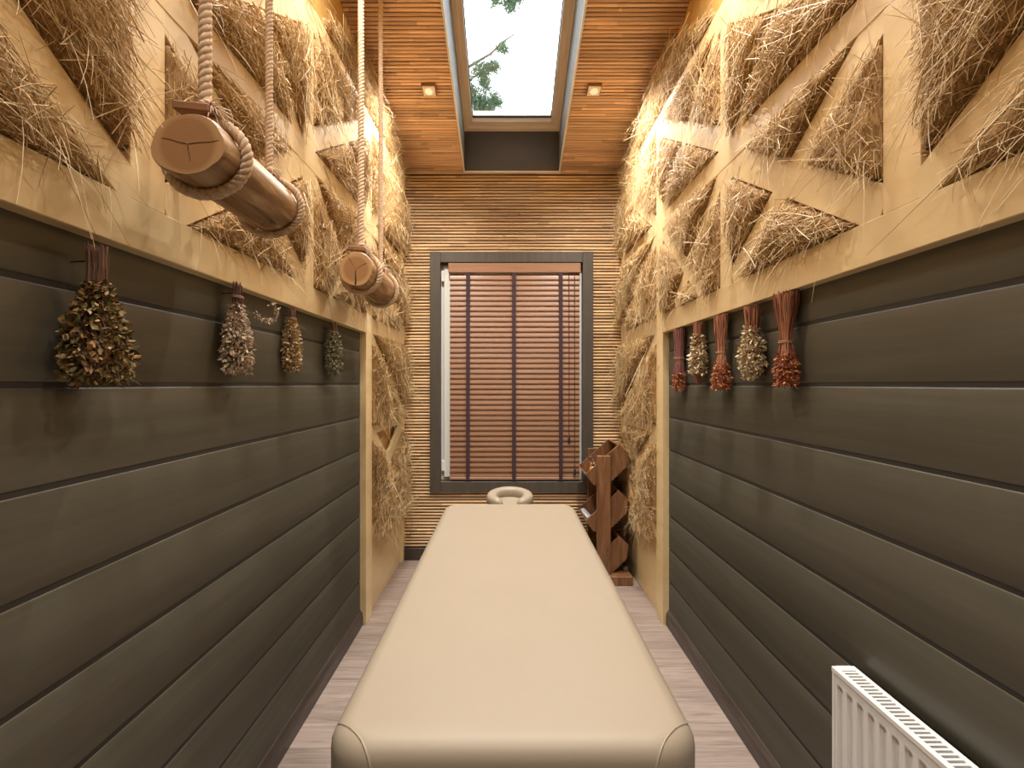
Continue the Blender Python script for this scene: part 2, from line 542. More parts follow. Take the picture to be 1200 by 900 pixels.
def lattice(parent, X, Xf, s):
    for i, (d1, z1, d2, z2, w) in enumerate(LAT):
        L_ = math.hypot(d2 - d1, z2 - z1)
        tx, tz = (d2 - d1) / L_, (z2 - z1) / L_
        nx, nz = -tz * w / 2, tx * w / 2
        off = -s * (.0004 * (i % 7) + .0004)
        xf = Xf + off; xb = Xf - s * .024
        bm = bmesh.new()
        ring = [(d1 + nx, z1 + nz), (d2 + nx, z2 + nz), (d2 - nx, z2 - nz), (d1 - nx, z1 - nz)]
        f = [bm.verts.new((xf, a, H + b)) for a, b in ring]
        k = [bm.verts.new((xb, a, H + b)) for a, b in ring]
        bm.faces.new(f); bm.faces.new(k[::-1])
        for j in range(4): bm.faces.new((f[j], k[j], k[(j + 1) % 4], f[(j + 1) % 4]))
        bmesh.ops.recalc_face_normals(bm, faces=bm.faces)
        bmesh.ops.bevel(bm, geom=list(bm.edges), offset=.0015, segments=1, affect='EDGES')
        link('lattice_board', bm_mesh('lattice_board', bm), M['yellow'], parent)
lattice(WL, XL, FL, 1)
lattice(WR, XR, FR, -1)

# ------------------------------------------------------------------ back wall with bamboo canes
bm = bmesh.new()
ZT = zc(DB) + .25
add_box(bm, XL - .16, WX0, DB, DB + .2, 0, ZT); add_box(bm, WX1, XR + .16, DB, DB + .2, 0, ZT)
add_box(bm, WX0, WX1, DB, DB + .2, 0, WZ0); add_box(bm, WX0, WX1, DB, DB + .2, WZ1, ZT)
WB = link('wall_back', bm_mesh('wall_back', bm), M['bamboo_back'])
tag(WB, kind='structure', label='end wall clad in light bamboo canes around the window')

def cane(name, x0, x1, cen, nrm, tan, hw, ht, mat, parent, wob):
    """half-round split cane from x0 to x1"""
    n = max(int((x1 - x0) / .12), 2)
    prof = [(-1, 0), (-.86, .52), (-.4, .93), (.4, .93), (.86, .52), (1, 0)]
    vs, q = [], []
    ph = random.uniform(0, 6.28); k1 = random.uniform(2.0, 5.0)
    for i in range(n + 1):
        x = x0 + (x1 - x0) * i / n
        o = wob * math.sin(k1 * x + ph)
        sc = 1 + .05 * math.sin(9 * x + 2 * ph)
        for (a, b) in prof:
            p = cen + tan * (a * hw * sc + o) + nrm * (b * ht)
            vs.append((x, p.y, p.z))
    m = len(prof)
    for i in range(n):
        for j in range(m - 1):
            q.append((i * m + j, i * m + j + 1, (i + 1) * m + j + 1, (i + 1) * m + j))
    me = smooth(np_mesh(name, vs, q), 80)
    me.flip_normals()
    return link(name, me, mat, parent)

pitch = .0255
z = .105 + pitch / 2; i = 0
CX0, CX1, CZ0, CZ1 = -.622, .684, H - .874, H + 1.064
while z < zc(DB) - .005:
    segs = [(FL - .02, FR + .02)] if (z < CZ0 - .004 or z > CZ1 + .004) else [(FL - .02, CX0 + random.uniform(-.004, .004)), (CX1 - .005, FR + .02)]
    for a, b_ in segs:
        cane('bamboo_cane', a, b_, Vector((0, DB, z)), Vector((0, -1, 0)), Vector((0, 0, 1)),
             random.uniform(.0080, .0095), .009, M['bamboo_wall'], WB, .0011)
    z += pitch * random.uniform(.97, 1.03); i += 1

# wall behind the viewer
wf = box('wall_front', (XL - .16, XR + .16, DF - .15, DF, 0, zc(DF) + .2), M['plank'])
tag(wf, kind='structure', label='olive painted wall closing the near end of the room')

# ------------------------------------------------------------------ sloping ceiling with bamboo canes and skylight opening
tn = Vector((0, 1, -SL)).normalized()
nd = Vector((0, -SL, -1)).normalized()
def slab(bm, x0, x1, d0, d1, th=.10, lift=.004):
    lo = [bm.verts.new((x, d, zc(d) + lift)) for x, d in ((x0, d0), (x1, d0), (x1, d1), (x0, d1))]
    hi = [bm.verts.new((x, d, zc(d) + lift + th)) for x, d in ((x0, d0), (x1, d0), (x1, d1), (x0, d1))]
    bm.faces.new(lo[::-1]); bm.faces.new(hi)
    for k in range(4): bm.faces.new((lo[k], lo[(k + 1) % 4], hi[(k + 1) % 4], hi[k]))
bm = bmesh.new()
slab(bm, XL - .16, SKX0 - .012, DF - .15, DB + .2); slab(bm, SKX1 + .012, XR + .16, DF - .15, DB + .2)
slab(bm, SKX0 - .012, SKX1 + .012, DF - .15, SKD0 - .012); slab(bm, SKX0 - .012, SKX1 + .012, SKD1 + .012, DB + .2)
bmesh.ops.recalc_face_normals(bm, faces=bm.faces)
CE = link('ceiling', bm_mesh('ceiling', bm), M['bamboo_back'])
tag(CE, kind='structure', label='sloping ceiling clad in toasted bamboo canes around the skylight')
cp = .0272
d = DB - .014; i = 0
extra = []
while d > DF:
    near = d < 2.35
    hw = random.uniform(.0098, .0116)
    cen = Vector((0, d, zc(d)))
    if abs(d - 3.40) < .014:
        hw = .0085
    if SKD0 - .008 < d < SKD1 + .010:
        segs = [(XL - .01, SKX0 - .004), (SKX1 + .004, XR + .01)]
    else:
        cut = random.uniform(-.6, .6)
        segs = [(XL - .01, cut - .001), (cut + .001, XR + .01)] if random.random() < .4 else [(XL - .01, XR + .01)]
    for a, b_ in segs:
        # leave the square holes of the lamps free
        cane('bamboo_cane', a, b_, cen, nd, tn, hw, .0085, M['bamboo_ceil'], CE, .0007)
    d -= cp * random.uniform(.975, 1.025) / math.sqrt(1 + SL * SL) * (2.0 if near else 1.0); i += 1

# ------------------------------------------------------------------ baseboards
def baseboard(name, X, s, label):
    prof = [(0, 0), (.018, 0), (.018, .052), (.0155, .056), (.0155, .060), (.0175, .064), (.0165, .070), (.011, .073), (.009, .080), (.004, .086), (0, .088)]
    vs, q = [], []
    for yy in (DF + .001, 3.089):
        for a, b in prof: vs.append((X + s * a, yy, b))
    m = len(prof)
    for j in range(m - 1): q.append((j, j + 1, m + j + 1, m + j))
    me = np_mesh(name, vs, q)
    if s < 0: me.flip_normals()
    o = link(name, me, M['base'])
    tag(o, kind='structure', label=label)
baseboard('baseboard_left', XL, 1, 'dark brown moulded baseboard below the boards behind the logs')
baseboard('baseboard_right', XR, -1, 'dark brown moulded baseboard below the boards beside the radiator')
o = box('baseboard_back', (FL + .002, FR - .002, DB - .018, DB, 0, .100), M['base'], bev=.003)
tag(o, kind='structure', label='dark baseboard below the bamboo end wall')

# ------------------------------------------------------------------ window with casing, plastic sash and pane
w1 = empty('window_1', (0.03, DB, WZ0), 'window with a grey brown casing in the bamboo wall', kind='structure')
ox0, ox1, oz0, oz1 = -.629, .691, H - .881, H + 1.071
yc0, yc1 = DB - .032, DB + .004
cw = .085
box('casing_side', (ox0, ox0 + cw, yc0, yc1, oz0, oz1), M['casing'], w1, bev=.003)
box('casing_side', (ox1 - cw, ox1, yc0, yc1, oz0, oz1), M['casing'], w1, bev=.003)
box('casing_head', (ox0 + cw, ox1 - cw, yc0 + .002, yc1, oz1 - .088, oz1 - .002), M['casing'], w1, bev=.003)
box('casing_sill', (ox0 + cw, ox1 - cw, yc0 + .002, yc1, oz0 + .002, oz0 + .093), M['casing'], w1, bev=.003)
y0, y1 = DB + .045, DB + .115
bm = bmesh.new()
add_box(bm, WX0 - .01, WX0 + .045, y0, y1, WZ0, WZ1, .003); add_box(bm, WX1 - .045, WX1 + .01, y0, y1, WZ0, WZ1, .003)
add_box(bm, WX0 + .04, WX1 - .04, y0, y1, WZ0, WZ0 + .05, .003); add_box(bm, WX0 + .04, WX1 - .04, y0, y1, WZ1 - .05, WZ1, .003)
link('window_frame', bm_mesh('window_frame', bm), M['pvc'], w1)
y0, y1 = DB + .018, DB + .085
bm = bmesh.new()
a0, a1, b0, b1 = WX0 + .026, WX1 - .026, WZ0 + .026, WZ1 - .026
add_box(bm, a0, a0 + .07, y0, y1, b0, b1, .004); add_box(bm, a1 - .07, a1, y0, y1, b0, b1, .004)
add_box(bm, a0 + .06, a1 - .06, y0, y1, b0, b0 + .07, .004); add_box(bm, a0 + .06, a1 - .06, y0, y1, b1 - .07, b1, .004)
link('sash', bm_mesh('sash', bm), M['pvc'], w1)
box('pane', (a0 + .06, a1 - .06, DB + .05, DB + .062, b0 + .06, b1 - .06), M['glass'], w1)
for hz in (WZ1 - .10, WZ0 + .12):
    box('hinge', (WX0 + .004, WX0 + .028, DB + .008, DB + .03, hz - .045, hz + .045), M['pvc'], w1, bev=.006, seg=2)

# ------------------------------------------------------------------ wooden venetian blind
def px(xp, yp, d):
    return ((xp - VX) * d / F, d, H + (VY - yp) * d / F)
yb = DB - .012
bx0, _, bz1 = px(527.3, 309.5, yb); bx1, _, bz0 = px(679, 562, yb)
bl = empty('venetian_blind', ((bx0 + bx1) / 2, yb, bz0), 'closed reddish wooden venetian blind with dark tapes in the window', 'blind')
hz0 = px(0, 320, yb)[2]
box('headrail', (bx0 - .012, bx1 + .008, yb - .022, yb + .022, hz0, bz1 + .004), M['slat'], bl, bev=.003)
npitch = 6.08 * yb / F
z = hz0 - .012
tilt = math.radians(78)
prof = []
for k in range(5):
    u = -1 + k * .5
    prof.append((u * .0265, .0012 * (1 - u * u)))
ns = 0
while z > bz0 + .028:
    vs, q = [], []
    for xx in (bx0, bx1):
        for sgn in (1, -1):
            for (u, c) in prof:
                c2 = c + (.0012 if sgn > 0 else -.0012)
                # u along the slat width; upper edge leans to the window
                zz = z - .022 + u * math.sin(tilt) + c2 * math.cos(tilt)
                yy = yb + u * math.cos(tilt) - c2 * math.sin(tilt)
                vs.append((xx, yy, zz))
    for k in range(4):
        q.append((k, k + 1, 10 + k + 1, 10 + k)); q.append((5 + k + 1, 5 + k, 15 + k, 15 + k + 1))
    q.append((0, 10, 15, 5)); q.append((4, 9, 19, 14))
    me = np_mesh('slat', vs, q)
    link('slat', me, M['slat'], bl)
    z -= npitch; ns += 1
box('bottom_rail', (bx0, bx1, yb - .02, yb + .02, bz0, bz0 + .02), M['slat'], bl, bev=.003)
for tx in (548.5, 602.3, 657.0):
    X = (tx - VX) * yb / F
    box('ladder_tape', (X - .0145, X + .0145, yb - .0225, yb - .0205, bz0 - .004, hz0), M['tape'], bl)
for tx, yend in ((666.5, 515), (673.0, 552)):
    X = (tx - VX) * yb / F; ze = px(0, yend, yb)[2]
    tube('pull_cord', [(X, yb - .026, hz0), (X + .001, yb - .027, (hz0 + ze) / 2), (X, yb - .026, ze)], .0022, M['tape'], bl, 6)
    for k, (dz, r0) in enumerate(((0, .008),)):
        pts = [(X, yb - .027, ze + .035), (X, yb - .027, ze + .02), (X, yb - .027, ze - .02), (X, yb - .027, ze - .03)]
        v, q = tube_arrays(pts, [.004, .009, .011, .006], 8)
        link('tassel', smooth(np_mesh('tassel', v, q)), M['tape'], bl)

# ------------------------------------------------------------------ skylight
w2 = empty('window_2', ((SKX0 + SKX1) / 2, SKD1, zc(SKD1)), 'skylight window with beige sash in a dark lined shaft', kind='structure')
def prism(name, quad_lo, quad_hi, mat, parent):
    vs = list(quad_lo) + list(quad_hi)
    q = [(3, 2, 1, 0), (4, 5, 6, 7)] + [(k, (k + 1) % 4, 4 + (k + 1) % 4, 4 + k) for k in range(4)]
    bm = bmesh.new()
    bv = [bm.verts.new(v) for v in vs]
    for f in q: bm.faces.new([bv[i] for i in f])
    bmesh.ops.recalc_face_normals(bm, faces=bm.faces)
    return link(name, bm_mesh(name, bm), mat, parent)
t = .014
up = .14
def sidewall(x0, x1):
    lo = [(x0, SKD0, zc(SKD0) - .006), (x1, SKD0, zc(SKD0) - .006), (x1, SKD1, zc(SKD1) - .006), (x0, SKD1, zc(SKD1) - .006)]
    hi = [(x0, SKD0, zw(SKD0) + up), (x1, SKD0, zw(SKD0) + up), (x1, SKD1, zw(SKD1) + up), (x0, SKD1, zw(SKD1) + up)]
    return prism('shaft_side', lo, hi, M['lining_side'], w2)
sidewall(SKX0 - t, SKX0); sidewall(SKX1, SKX1 + t)
box('shaft_foot', (SKX0 - t, SKX1 + t, SKD1, SKD1 + t, zc(SKD1) - .006, zw(SKD1) + up), M['lining'], w2)
box('shaft_head', (SKX0 - t, SKX1 + t, SKD0 - t, SKD0, zc(SKD0) - .006, zw(SKD0) + up), M['lining'], w2)
# bead round the ceiling edge
for (xa, xb) in ((SKX0 - .008, SKX0 + .004), (SKX1 - .004, SKX1 + .008)):
    lo = [(xa, SKD0, zc(SKD0) - .014), (xb, SKD0, zc(SKD0) - .014), (xb, SKD1, zc(SKD1) - .014), (xa, SKD1, zc(SKD1) - .014)]
    prism('edge_bead', lo, [(a, b, c + .012) for a, b, c in lo], M['bead'], w2)
box('edge_bead', (SKX0 - .008, SKX1 + .008, SKD1 - .004, SKD1 + .008, zc(SKD1) - .014, zc(SKD1) - .002), M['bead'], w2)
def frame_bar(name, x0, x1, d0, d1, lo_off, hi_off, mat):
    lo = [(x, dd, zw(dd) + lo_off) for x, dd in ((x0, d0), (x1, d0), (x1, d1), (x0, d1))]
    hi = [(x, dd, zw(dd) + hi_off) for x, dd in ((x0, d0), (x1, d0), (x1, d1), (x0, d1))]
    return prism(name, lo, hi, mat, w2)
# outer frame then the sash one step up
fw = .030
frame_bar('frame_bar', SKX0, SKX0 + fw, SKD0, SKD1, 0, .10, M['sash']); frame_bar('frame_bar', SKX1 - fw, SKX1, SKD0, SKD1, 0, .10, M['sash'])
frame_bar('frame_bar', SKX0 + fw, SKX1 - fw, SKD1 - fw, SKD1, 0, .10, M['sash']); frame_bar('frame_bar', SKX0 + fw, SKX1 - fw, SKD0, SKD0 + fw, 0, .10, M['sash'])
sw = .038
gx0, gx1, gd0, gd1 = SKX0 + fw + sw, SKX1 - fw - sw, SKD0 + fw + sw, SKD1 - fw - sw
frame_bar('sash_bar', SKX0 + fw, gx0, SKD0 + fw, SKD1 - fw, .022, .11, M['sash']); frame_bar('sash_bar', gx1, SKX1 - fw, SKD0 + fw, SKD1 - fw, .022, .11, M['sash'])
frame_bar('sash_bar', gx0, gx1, gd1, SKD1 - fw, .022, .11, M['sash']); frame_bar('sash_bar', gx0, gx1, SKD0 + fw, gd0, .022, .11, M['sash'])
frame_bar('glazing_bead', gx0, gx0 + .006, gd0, gd1, .055, .066, M['dark_gap']); frame_bar('glazing_bead', gx1 - .006, gx1, gd0, gd1, .055, .066, M['dark_gap'])
frame_bar('glazing_bead', gx0 + .006, gx1 - .006, gd1 - .008, gd1, .055, .066, M['dark_gap'])
frame_bar('pane', gx0 + .002, gx1 - .002, gd0 + .002, gd1 - .002, .067, .075, M['glass'])

# ------------------------------------------------------------------ downlights in the ceiling
def downlight(x, d, label, watts):
    o = empty('ceiling_downlight', (x, d, zc(d)), label, 'lamp', 'square downlights in the bamboo ceiling')
    hs = .045
    def pt(a, b, h): # on the ceiling plane
        p = Vector((x, d, zc(d))) + tn * b + nd * h
        return (p.x + a, p.y, p.z)
    lo = [pt(-hs, -hs, 0), pt(hs, -hs, 0), pt(hs, hs, 0), pt(-hs, hs, 0)]
    prism('housing', lo, [pt(-hs, -hs, .022), pt(hs, -hs, .022), pt(hs, hs, .022), pt(-hs, hs, .022)], M['toggle'], o)
    prism('cover_plate', [pt(a * (hs - .006), b * (hs - .006), .020) for a, b in ((-1, -1), (1, -1), (1, 1), (-1, 1))],
          [pt(a * (hs - .006), b * (hs - .006), .026) for a, b in ((-1, -1), (1, -1), (1, 1), (-1, 1))], M['bead'], o)
    c0 = Vector(pt(0, 0, .024)); 
    v, q = tube_arrays([c0, c0 + nd * .006, c0 + nd * .009], [.026, .026, .022], 20)
    link('lens', smooth(np_mesh('lens', v, q), 40), M['lens'], o)
    ld = bpy.data.lights.new('downlight_beam', 'SPOT')
    ld.energy = watts; ld.color = LAMP_COL
    ld.spot_size = math.radians(150); ld.spot_blend = 1.0; ld.shadow_soft_size = .03
    l = bpy.data.objects.new('downlight_beam', ld); C.objects.link(l)
    l.parent = o; l.location = nd * .045
    l.rotation_euler = (0, math.radians(14) * (1 if x > 0 else -1) * -1, 0)   # gimbal turned to the nearer wall
downlight(-.505, 3.348, 'square ceiling downlight between the skylight and the wall with hanging logs', LAMP * 1.45)
downlight(.554, 3.348, 'square ceiling downlight between the skylight and the radiator wall', LAMP * 1.45)
for dd, wt in ((1.95, LAMP * 1.35), (.55, LAMP * 1.0), (-.7, LAMP * .8)):  # the two nearer pairs are out of view, added as fill light
    for xx in (-.505, .554):
        downlight(xx, dd, 'square ceiling downlight %s on the %s side' % ({1.95: 'past the head of the skylight', .55: 'added as fill over the near table end', -.7: 'added as fill behind the viewer'}[dd], 'hanging log' if xx < 0 else 'radiator'), wt)

# ------------------------------------------------------------------ massage table
TZ = H - .646; TCX = .010; THW = .350
TY0, TY1 = .922, 2.835
tb = empty('massage_table', (TCX, (TY0 + TY1) / 2, 0), 'long cream vinyl massage table in the middle of the room', 'massage table')
def rounded_pad(x0, x1, y0, y1, z0, z1, rc, re):
    bm = bmesh.new()
    add_box(bm, x0, x1, y0, y1, z0, z1)
    ve = [e for e in bm.edges if abs(e.verts[0].co.z - e.verts[1].co.z) > 1e-4]
    bmesh.ops.bevel(bm, geom=ve, offset=rc, segments=10, profile=.5, affect='EDGES')
    te = [e for e in bm.edges if abs(e.verts[0].co.z - z1) < 1e-5 and abs(e.verts[1].co.z - z1) < 1e-5]
    bmesh.ops.bevel(bm, geom=te, offset=re, segments=8, profile=.5, affect='EDGES')
    return bm
bm = rounded_pad(TCX - THW, TCX + THW, TY0, TY1, TZ - .105, TZ, .095, .042)
pad = link('pad', bm_mesh('pad', bm, 50), M['cream'], tb)
from mathutils.bvhtree import BVHTree
bmq = rounded_pad(TCX - THW, TCX + THW, TY0, TY1, TZ - .105, TZ, .095, .042)
bvh = BVHTree.FromBMesh(bmq)
# corner seam: rises from the side, crosses the rounded top corner and falls down the end face
eye = Vector((0, 0, H)); hits = []
for (u_, v_) in ((389, 860), (390.3, 854), (393, 850), (398, 848), (404, 849.5), (411, 853.5), (418, 860), (423.5, 867), (428, 877), (431.5, 888), (434, 900)):
    h_, n_, _, _ = bvh.ray_cast(eye, (Vector(px(u_, v_, 1.0)) - eye).normalized())
    if h_ is not None: hits.append(h_)
side_pts = [bvh.find_nearest(hits[0] + Vector((-.02, .004, dz)))[0] for dz in (-.085, -.06, -.03)]
end_pts = [bvh.find_nearest(hits[-1] + Vector((.002, -.02, dz)))[0] for dz in (-.02, -.045, -.07)]
seam = side_pts + hits + end_pts
bmq.free()
for s in (-1, 1):
    P = [Vector((p.x if s < 0 else 2 * TCX - p.x, p.y, p.z)) for p in seam]
    tube('seam_piping', P, .0026, M['cream_dark'], pad, 6)
bm = bmesh.new()
zf0, zf1 = TZ - .19, TZ - .105
for (a, b_, c, dd) in ((TCX - .32, TCX + .32, TY0 + .05, TY0 + .075), (TCX - .32, TCX + .32, TY1 - .075, TY1 - .05),
                       (TCX - .32, TCX - .295, TY0 + .075, TY1 - .075), (TCX + .295, TCX + .32, TY0 + .075, TY1 - .075)):
    add_box(bm, a, b_, c, dd, zf0, zf1, .002)
link('apron', bm_mesh('apron', bm), M['rack'], tb)
for sx in (-1, 1):
    for yy in (TY0 + .16, TY1 - .16):
        xx = TCX + sx * .27
        leg = box('leg', (xx - .02, xx + .02, yy - .025, yy + .025, .012, TZ - .11), M['rack'], tb, bev=.003)
        box('foot_cap', (xx - .022, xx + .022, yy - .027, yy + .027, 0, .03), M['hook'], leg, bev=.003)
for yy in (TY0 + .16, TY1 - .16):
    box('stretcher', (TCX - .25, TCX + .25, yy - .012, yy + .012, .22, .27), M['rack'], tb, bev=.003)

# face cradle: horseshoe cushion past the far end
fc = empty('face_cradle', (TCX, TY1, TZ - .06), 'cream horseshoe face cushion beyond the far end of the massage table', 'headrest')
n = 44
Q, R_ = [], []
cx, cy, cz = px(597.5, 0, 3.03)[0], 3.035, H - .668
gap = math.radians(24)
vs, q = [], []
prof = 14
for i in range(n + 1):
    a = -math.pi / 2 + gap + (2 * math.pi - 2 * gap) * i / n
    ct = Vector((cx + .105 * math.cos(a), cy + .120 * math.sin(a), cz + .012 * math.sin(a)))
    rad = Vector((math.cos(a), math.sin(a), 0)).normalized()
    endt = min(1.0, min(i, n - i) / 2.5 + .35)
    for k in range(prof):
        b = 2 * math.pi * k / prof
        cb, sb = math.cos(b), math.sin(b)
        ex = abs(cb) ** .75 * (1 if cb >= 0 else -1); ez = abs(sb) ** .75 * (1 if sb >= 0 else -1)
        p = ct + rad * (ex * .032 * endt) + Vector((0, 0, ez * .034 * endt))
        vs.append(p[:])
for i in range(n):
    for k in range(prof):
        k2 = (k + 1) % prof
        q.append((i * prof + k, (i + 1) * prof + k, (i + 1) * prof + k2, i * prof + k2))
bm = bmesh.new(); bv = [bm.verts.new(v) for v in vs]
for f in q: bm.faces.new([bv[i] for i in f])
bm.faces.new(bv[:prof]); bm.faces.new(bv[-prof:][::-1])
bmesh.ops.recalc_face_normals(bm, faces=bm.faces)
link('cushion', bm_mesh('cushion', bm, 60), M['cream'], fc)
bm = bmesh.new()
bmesh.ops.create_cone(bm, cap_ends=True, segments=32, radius1=.118, radius2=.112, depth=.03, matrix=Matrix.Translation((cx, cy + .012, cz - .024)) @ Matrix.Diagonal((1, 1.1, 1, 1)))
link('cover', bm_mesh('cover', bm, 50), M['cream'], fc)
box('platform', (cx - .09, cx + .09, cy - .12, cy + .10, cz - .055, cz - .034), M['rack'], fc, bev=.004)
for s in (-1, 1):
    tube('support_rod', [(cx + s * .06, TY1 - .06, cz - .058), (cx + s * .06, cy + .08, cz - .058)], .008, M['steel'], fc, 8)

# ------------------------------------------------------------------ radiator on the right wall
RD0, RD1 = .40, 1.408
RXb, RXf = .935, .877
RZ0, RZ1 = .165, H - .762
ra = empty('radiator', ((RXb + RXf) / 2, (RD0 + RD1) / 2, RZ0), 'white panel radiator with vertical ribs on the olive board wall', 'radiator')
ncol = int(round((RD1 - RD0 - .03) / .0395)); sub = 10
ys = np.linspace(RD0 + .012, RD1 - .014, ncol * sub + 1)
zs = np.concatenate([np.linspace(RZ0, RZ0 + .07, 10), np.linspace(RZ0 + .08, RZ1 - .085, 6), np.linspace(RZ1 - .08, RZ1 - .012, 14)])
vs, q = [], []
for yy in ys:
    ph = ((yy - ys[0]) / (ys[-1] - ys[0]) * ncol) % 1.0
    if yy == ys[-1]: ph = 0
    u = abs(ph - .5) * 2                     # 0 in the groove
    for zz in zs:
        # groove with a rounded top and bottom
        ex = max(0.0, zz - (RZ1 - .052)) / .012 + max(0.0, (RZ0 + .04) - zz) / .012
        rr = math.hypot(u / .52, ex)
        dpt = .0075 * max(0.0, min(1.0, (1.12 - rr) * 3.2))
        vs.append((RXf + dpt, yy, zz))
nz = len(zs)
for i in range(len(ys) - 1):
    for j in range(nz - 1):
        q.append((i * nz + j, i * nz + j + 1, (i + 1) * nz + j + 1, (i + 1) * nz + j))
me = smooth(np_mesh('front_panel', vs, q), 50)
link('front_panel', me, M['rad'], ra)
box('rear_panel', (RXb - .012, RXb, RD0 + .01, RD1 - .01, RZ0, RZ1 - .012), M['rad'], ra, bev=.002)
for a, b_ in ((RD0, RD0 + .012), (RD1 - .014, RD1)):
    box('side_cover', (RXf - .001, RXb, a, b_, RZ0, RZ1 - .002), M['rad'], ra, bev=.002)
box('top_rail', (RXf - .002, RXf + .012, RD0, RD1, RZ1 - .014, RZ1), M['rad'], ra, bev=.0015)
box('top_rail', (RXb - .010, RXb + .002, RD0, RD1, RZ1 - .008, RZ1), M['rad'], ra, bev=.0015)
box('top_end', (RXf + .011, RXb - .009, RD1 - .024, RD1, RZ1 - .008, RZ1), M['rad'], ra)
box('convector_shade', (RXf + .014, RXb - .014, RD0 + .02, RD1 - .02, RZ0 + .02, RZ1 - .011), M['dark_gap'], ra)  # dark block raised close under the grille to paint shade into its slots
yy = RD1 - .0315
me0 = None
while yy > RD0 + .01:
    bm = bmesh.new()
    if me0 is None:
        o = box('grille_bar', (RXf + .010, RXb - .008, yy - .0032, yy + .0032, RZ1 - .006, RZ1 - .0005), M['rad'], ra, origin=(RXf + .03, yy, RZ1))
        me0 = o
    else:
        o = me0.copy(); C.objects.link(o); o.parent = ra; o.location = me0.location + Vector((0, yy - y_first, 0))
    if o is me0: y_first = yy
    yy -= .0145
for yy in (RD0 + .15, RD1 - .15):
    box('wall_bracket', (RXb, XR, yy - .02, yy + .02, RZ0 + .1, RZ1 - .1), M['rad'], ra)

# ------------------------------------------------------------------ wooden bin rack beside the window
RKD = 3.72
rk = empty('bin_rack', (px(708, 0, RKD)[0], 3.95, 0), 'dark walnut rack of three tilted bins in the corner by the window', 'rack')
xa, xb = px(700, 0, RKD)[0], px(715.8, 0, RKD)[0]
zt = px(0, 534.4, RKD)[2]
for (ya, yb_) in ((RKD, RKD + .035), (4.165, 4.20)):
    box('post', (xa, xb, ya, yb_, .06, zt), M['rack'], rk, bev=.003)
for (ya, yb_) in ((3.68, 3.81), (4.09, 4.222)):
    box('foot', (.46, .886, ya, yb_, 0, .067), M['rack'], rk, bev=.004)
poly0 = [(686, 556), (725.5, 520.5), (736.7, 531), (734.5, 547), (717, 564), (696, 569)]
d_f, d_b = RKD + .036, 4.150
for k, dy in enumerate((0, 54.5, 108)):
    pts = [px(a, b + dy, d_f) for a, b in poly0]
    pts = [(p[0], p[2]) for p in pts]
    bn = empty('bin', (px(712, 0, d_f)[0], (d_f + d_b) / 2, px(0, 545 + dy, d_f)[2])); bn.parent = rk; bn.location = bn.location - rk.location
    for (ya, yb_) in ((d_f, d_f + .016), (d_b - .016, d_b)):
        bm = bmesh.new()
        f = [bm.verts.new((a, ya, b)) for a, b in pts]; g = [bm.verts.new((a, yb_, b)) for a, b in pts]
        bm.faces.new(f); bm.faces.new(g[::-1])
        for j in range(6): bm.faces.new((f[j], g[j], g[(j + 1) % 6], f[(j + 1) % 6]))
        bmesh.ops.recalc_face_normals(bm, faces=bm.faces)
        bmesh.ops.bevel(bm, geom=list(bm.edges), offset=.0015, segments=1, affect='EDGES')
        link('end_panel', bm_mesh('end_panel', bm), M['rack'], bn)
    cxp = sum(a for a, b in pts) / 6; czp = sum(b for a, b in pts) / 6
    for j in range(1, 6):
        (a0, b0), (a1, b1) = pts[j], pts[(j + 1) % 6]
        # boards of the trough, thick towards the inside
        mx_, mz_ = cxp - (a0 + a1) / 2, czp - (b0 + b1) / 2
        ln = math.hypot(a1 - a0, b1 - b0); nx, nz_ = -(b1 - b0) / ln, (a1 - a0) / ln
        if nx * mx_ + nz_ * mz_ < 0: nx, nz_ = -nx, -nz_
        th = .011
        lo = [(a0, d_f + .015, b0), (a1, d_f + .015, b1), (a1, d_b - .015, b1), (a0, d_b - .015, b0)]
        prism('trough_board', lo, [(a + nx * th, y_, b + nz_ * th) for a, y_, b in lo], M['rack'], bn)

# things in the bins
def lathe(name, prof, loc, mat, parent=None, n=20):
    pts = [(loc[0], loc[1], loc[2] + z) for r, z in prof]
    v, q = tube_arrays(pts, [max(r, .0005) for r, z in prof], n)
    return link(name, smooth(np_mesh(name, v, q), 45), mat, parent)
def bin_floor(k, xp):      # height of the trough bottom near pixel column xp
    return px(xp, 566 + (0, 54.5, 108)[k], d_f)[2] + .014
for (xp, yy, lab, h_) in ((694, 3.86, 'small amber bottle with steel cap in the top bin of the rack', .115),
                          (697.5, 3.99, 'slimmer amber bottle with steel cap behind it in the top rack bin', .135)):
    X = px(xp + 3, 0, 3.77)[0]
    zb = bin_floor(0, xp)
    b = empty('soap_bottle', (X, yy, zb), lab, 'bottle')
    r = .026 if h_ < .12 else .021
    lathe('body', [(r * .9, 0), (r, .006), (r, h_ * .62), (r * .8, h_ * .74), (r * .42, h_ * .80)], (X, yy, zb), M['amber'], b)
    lathe('cap', [(r * .5, h_ * .78), (r * .5, h_ * .93), (r * .22, h_ * .95), (r * .22, h_ * 1.06)], (X, yy, zb), M['steel'], b)
    tube('pump_spout', [(X, yy, zb + h_ * 1.06), (X - .012, yy - .004, zb + h_ * 1.08), (X - .036, yy - .010, zb + h_ * 1.06)], .0042, M['steel'], b, 8)
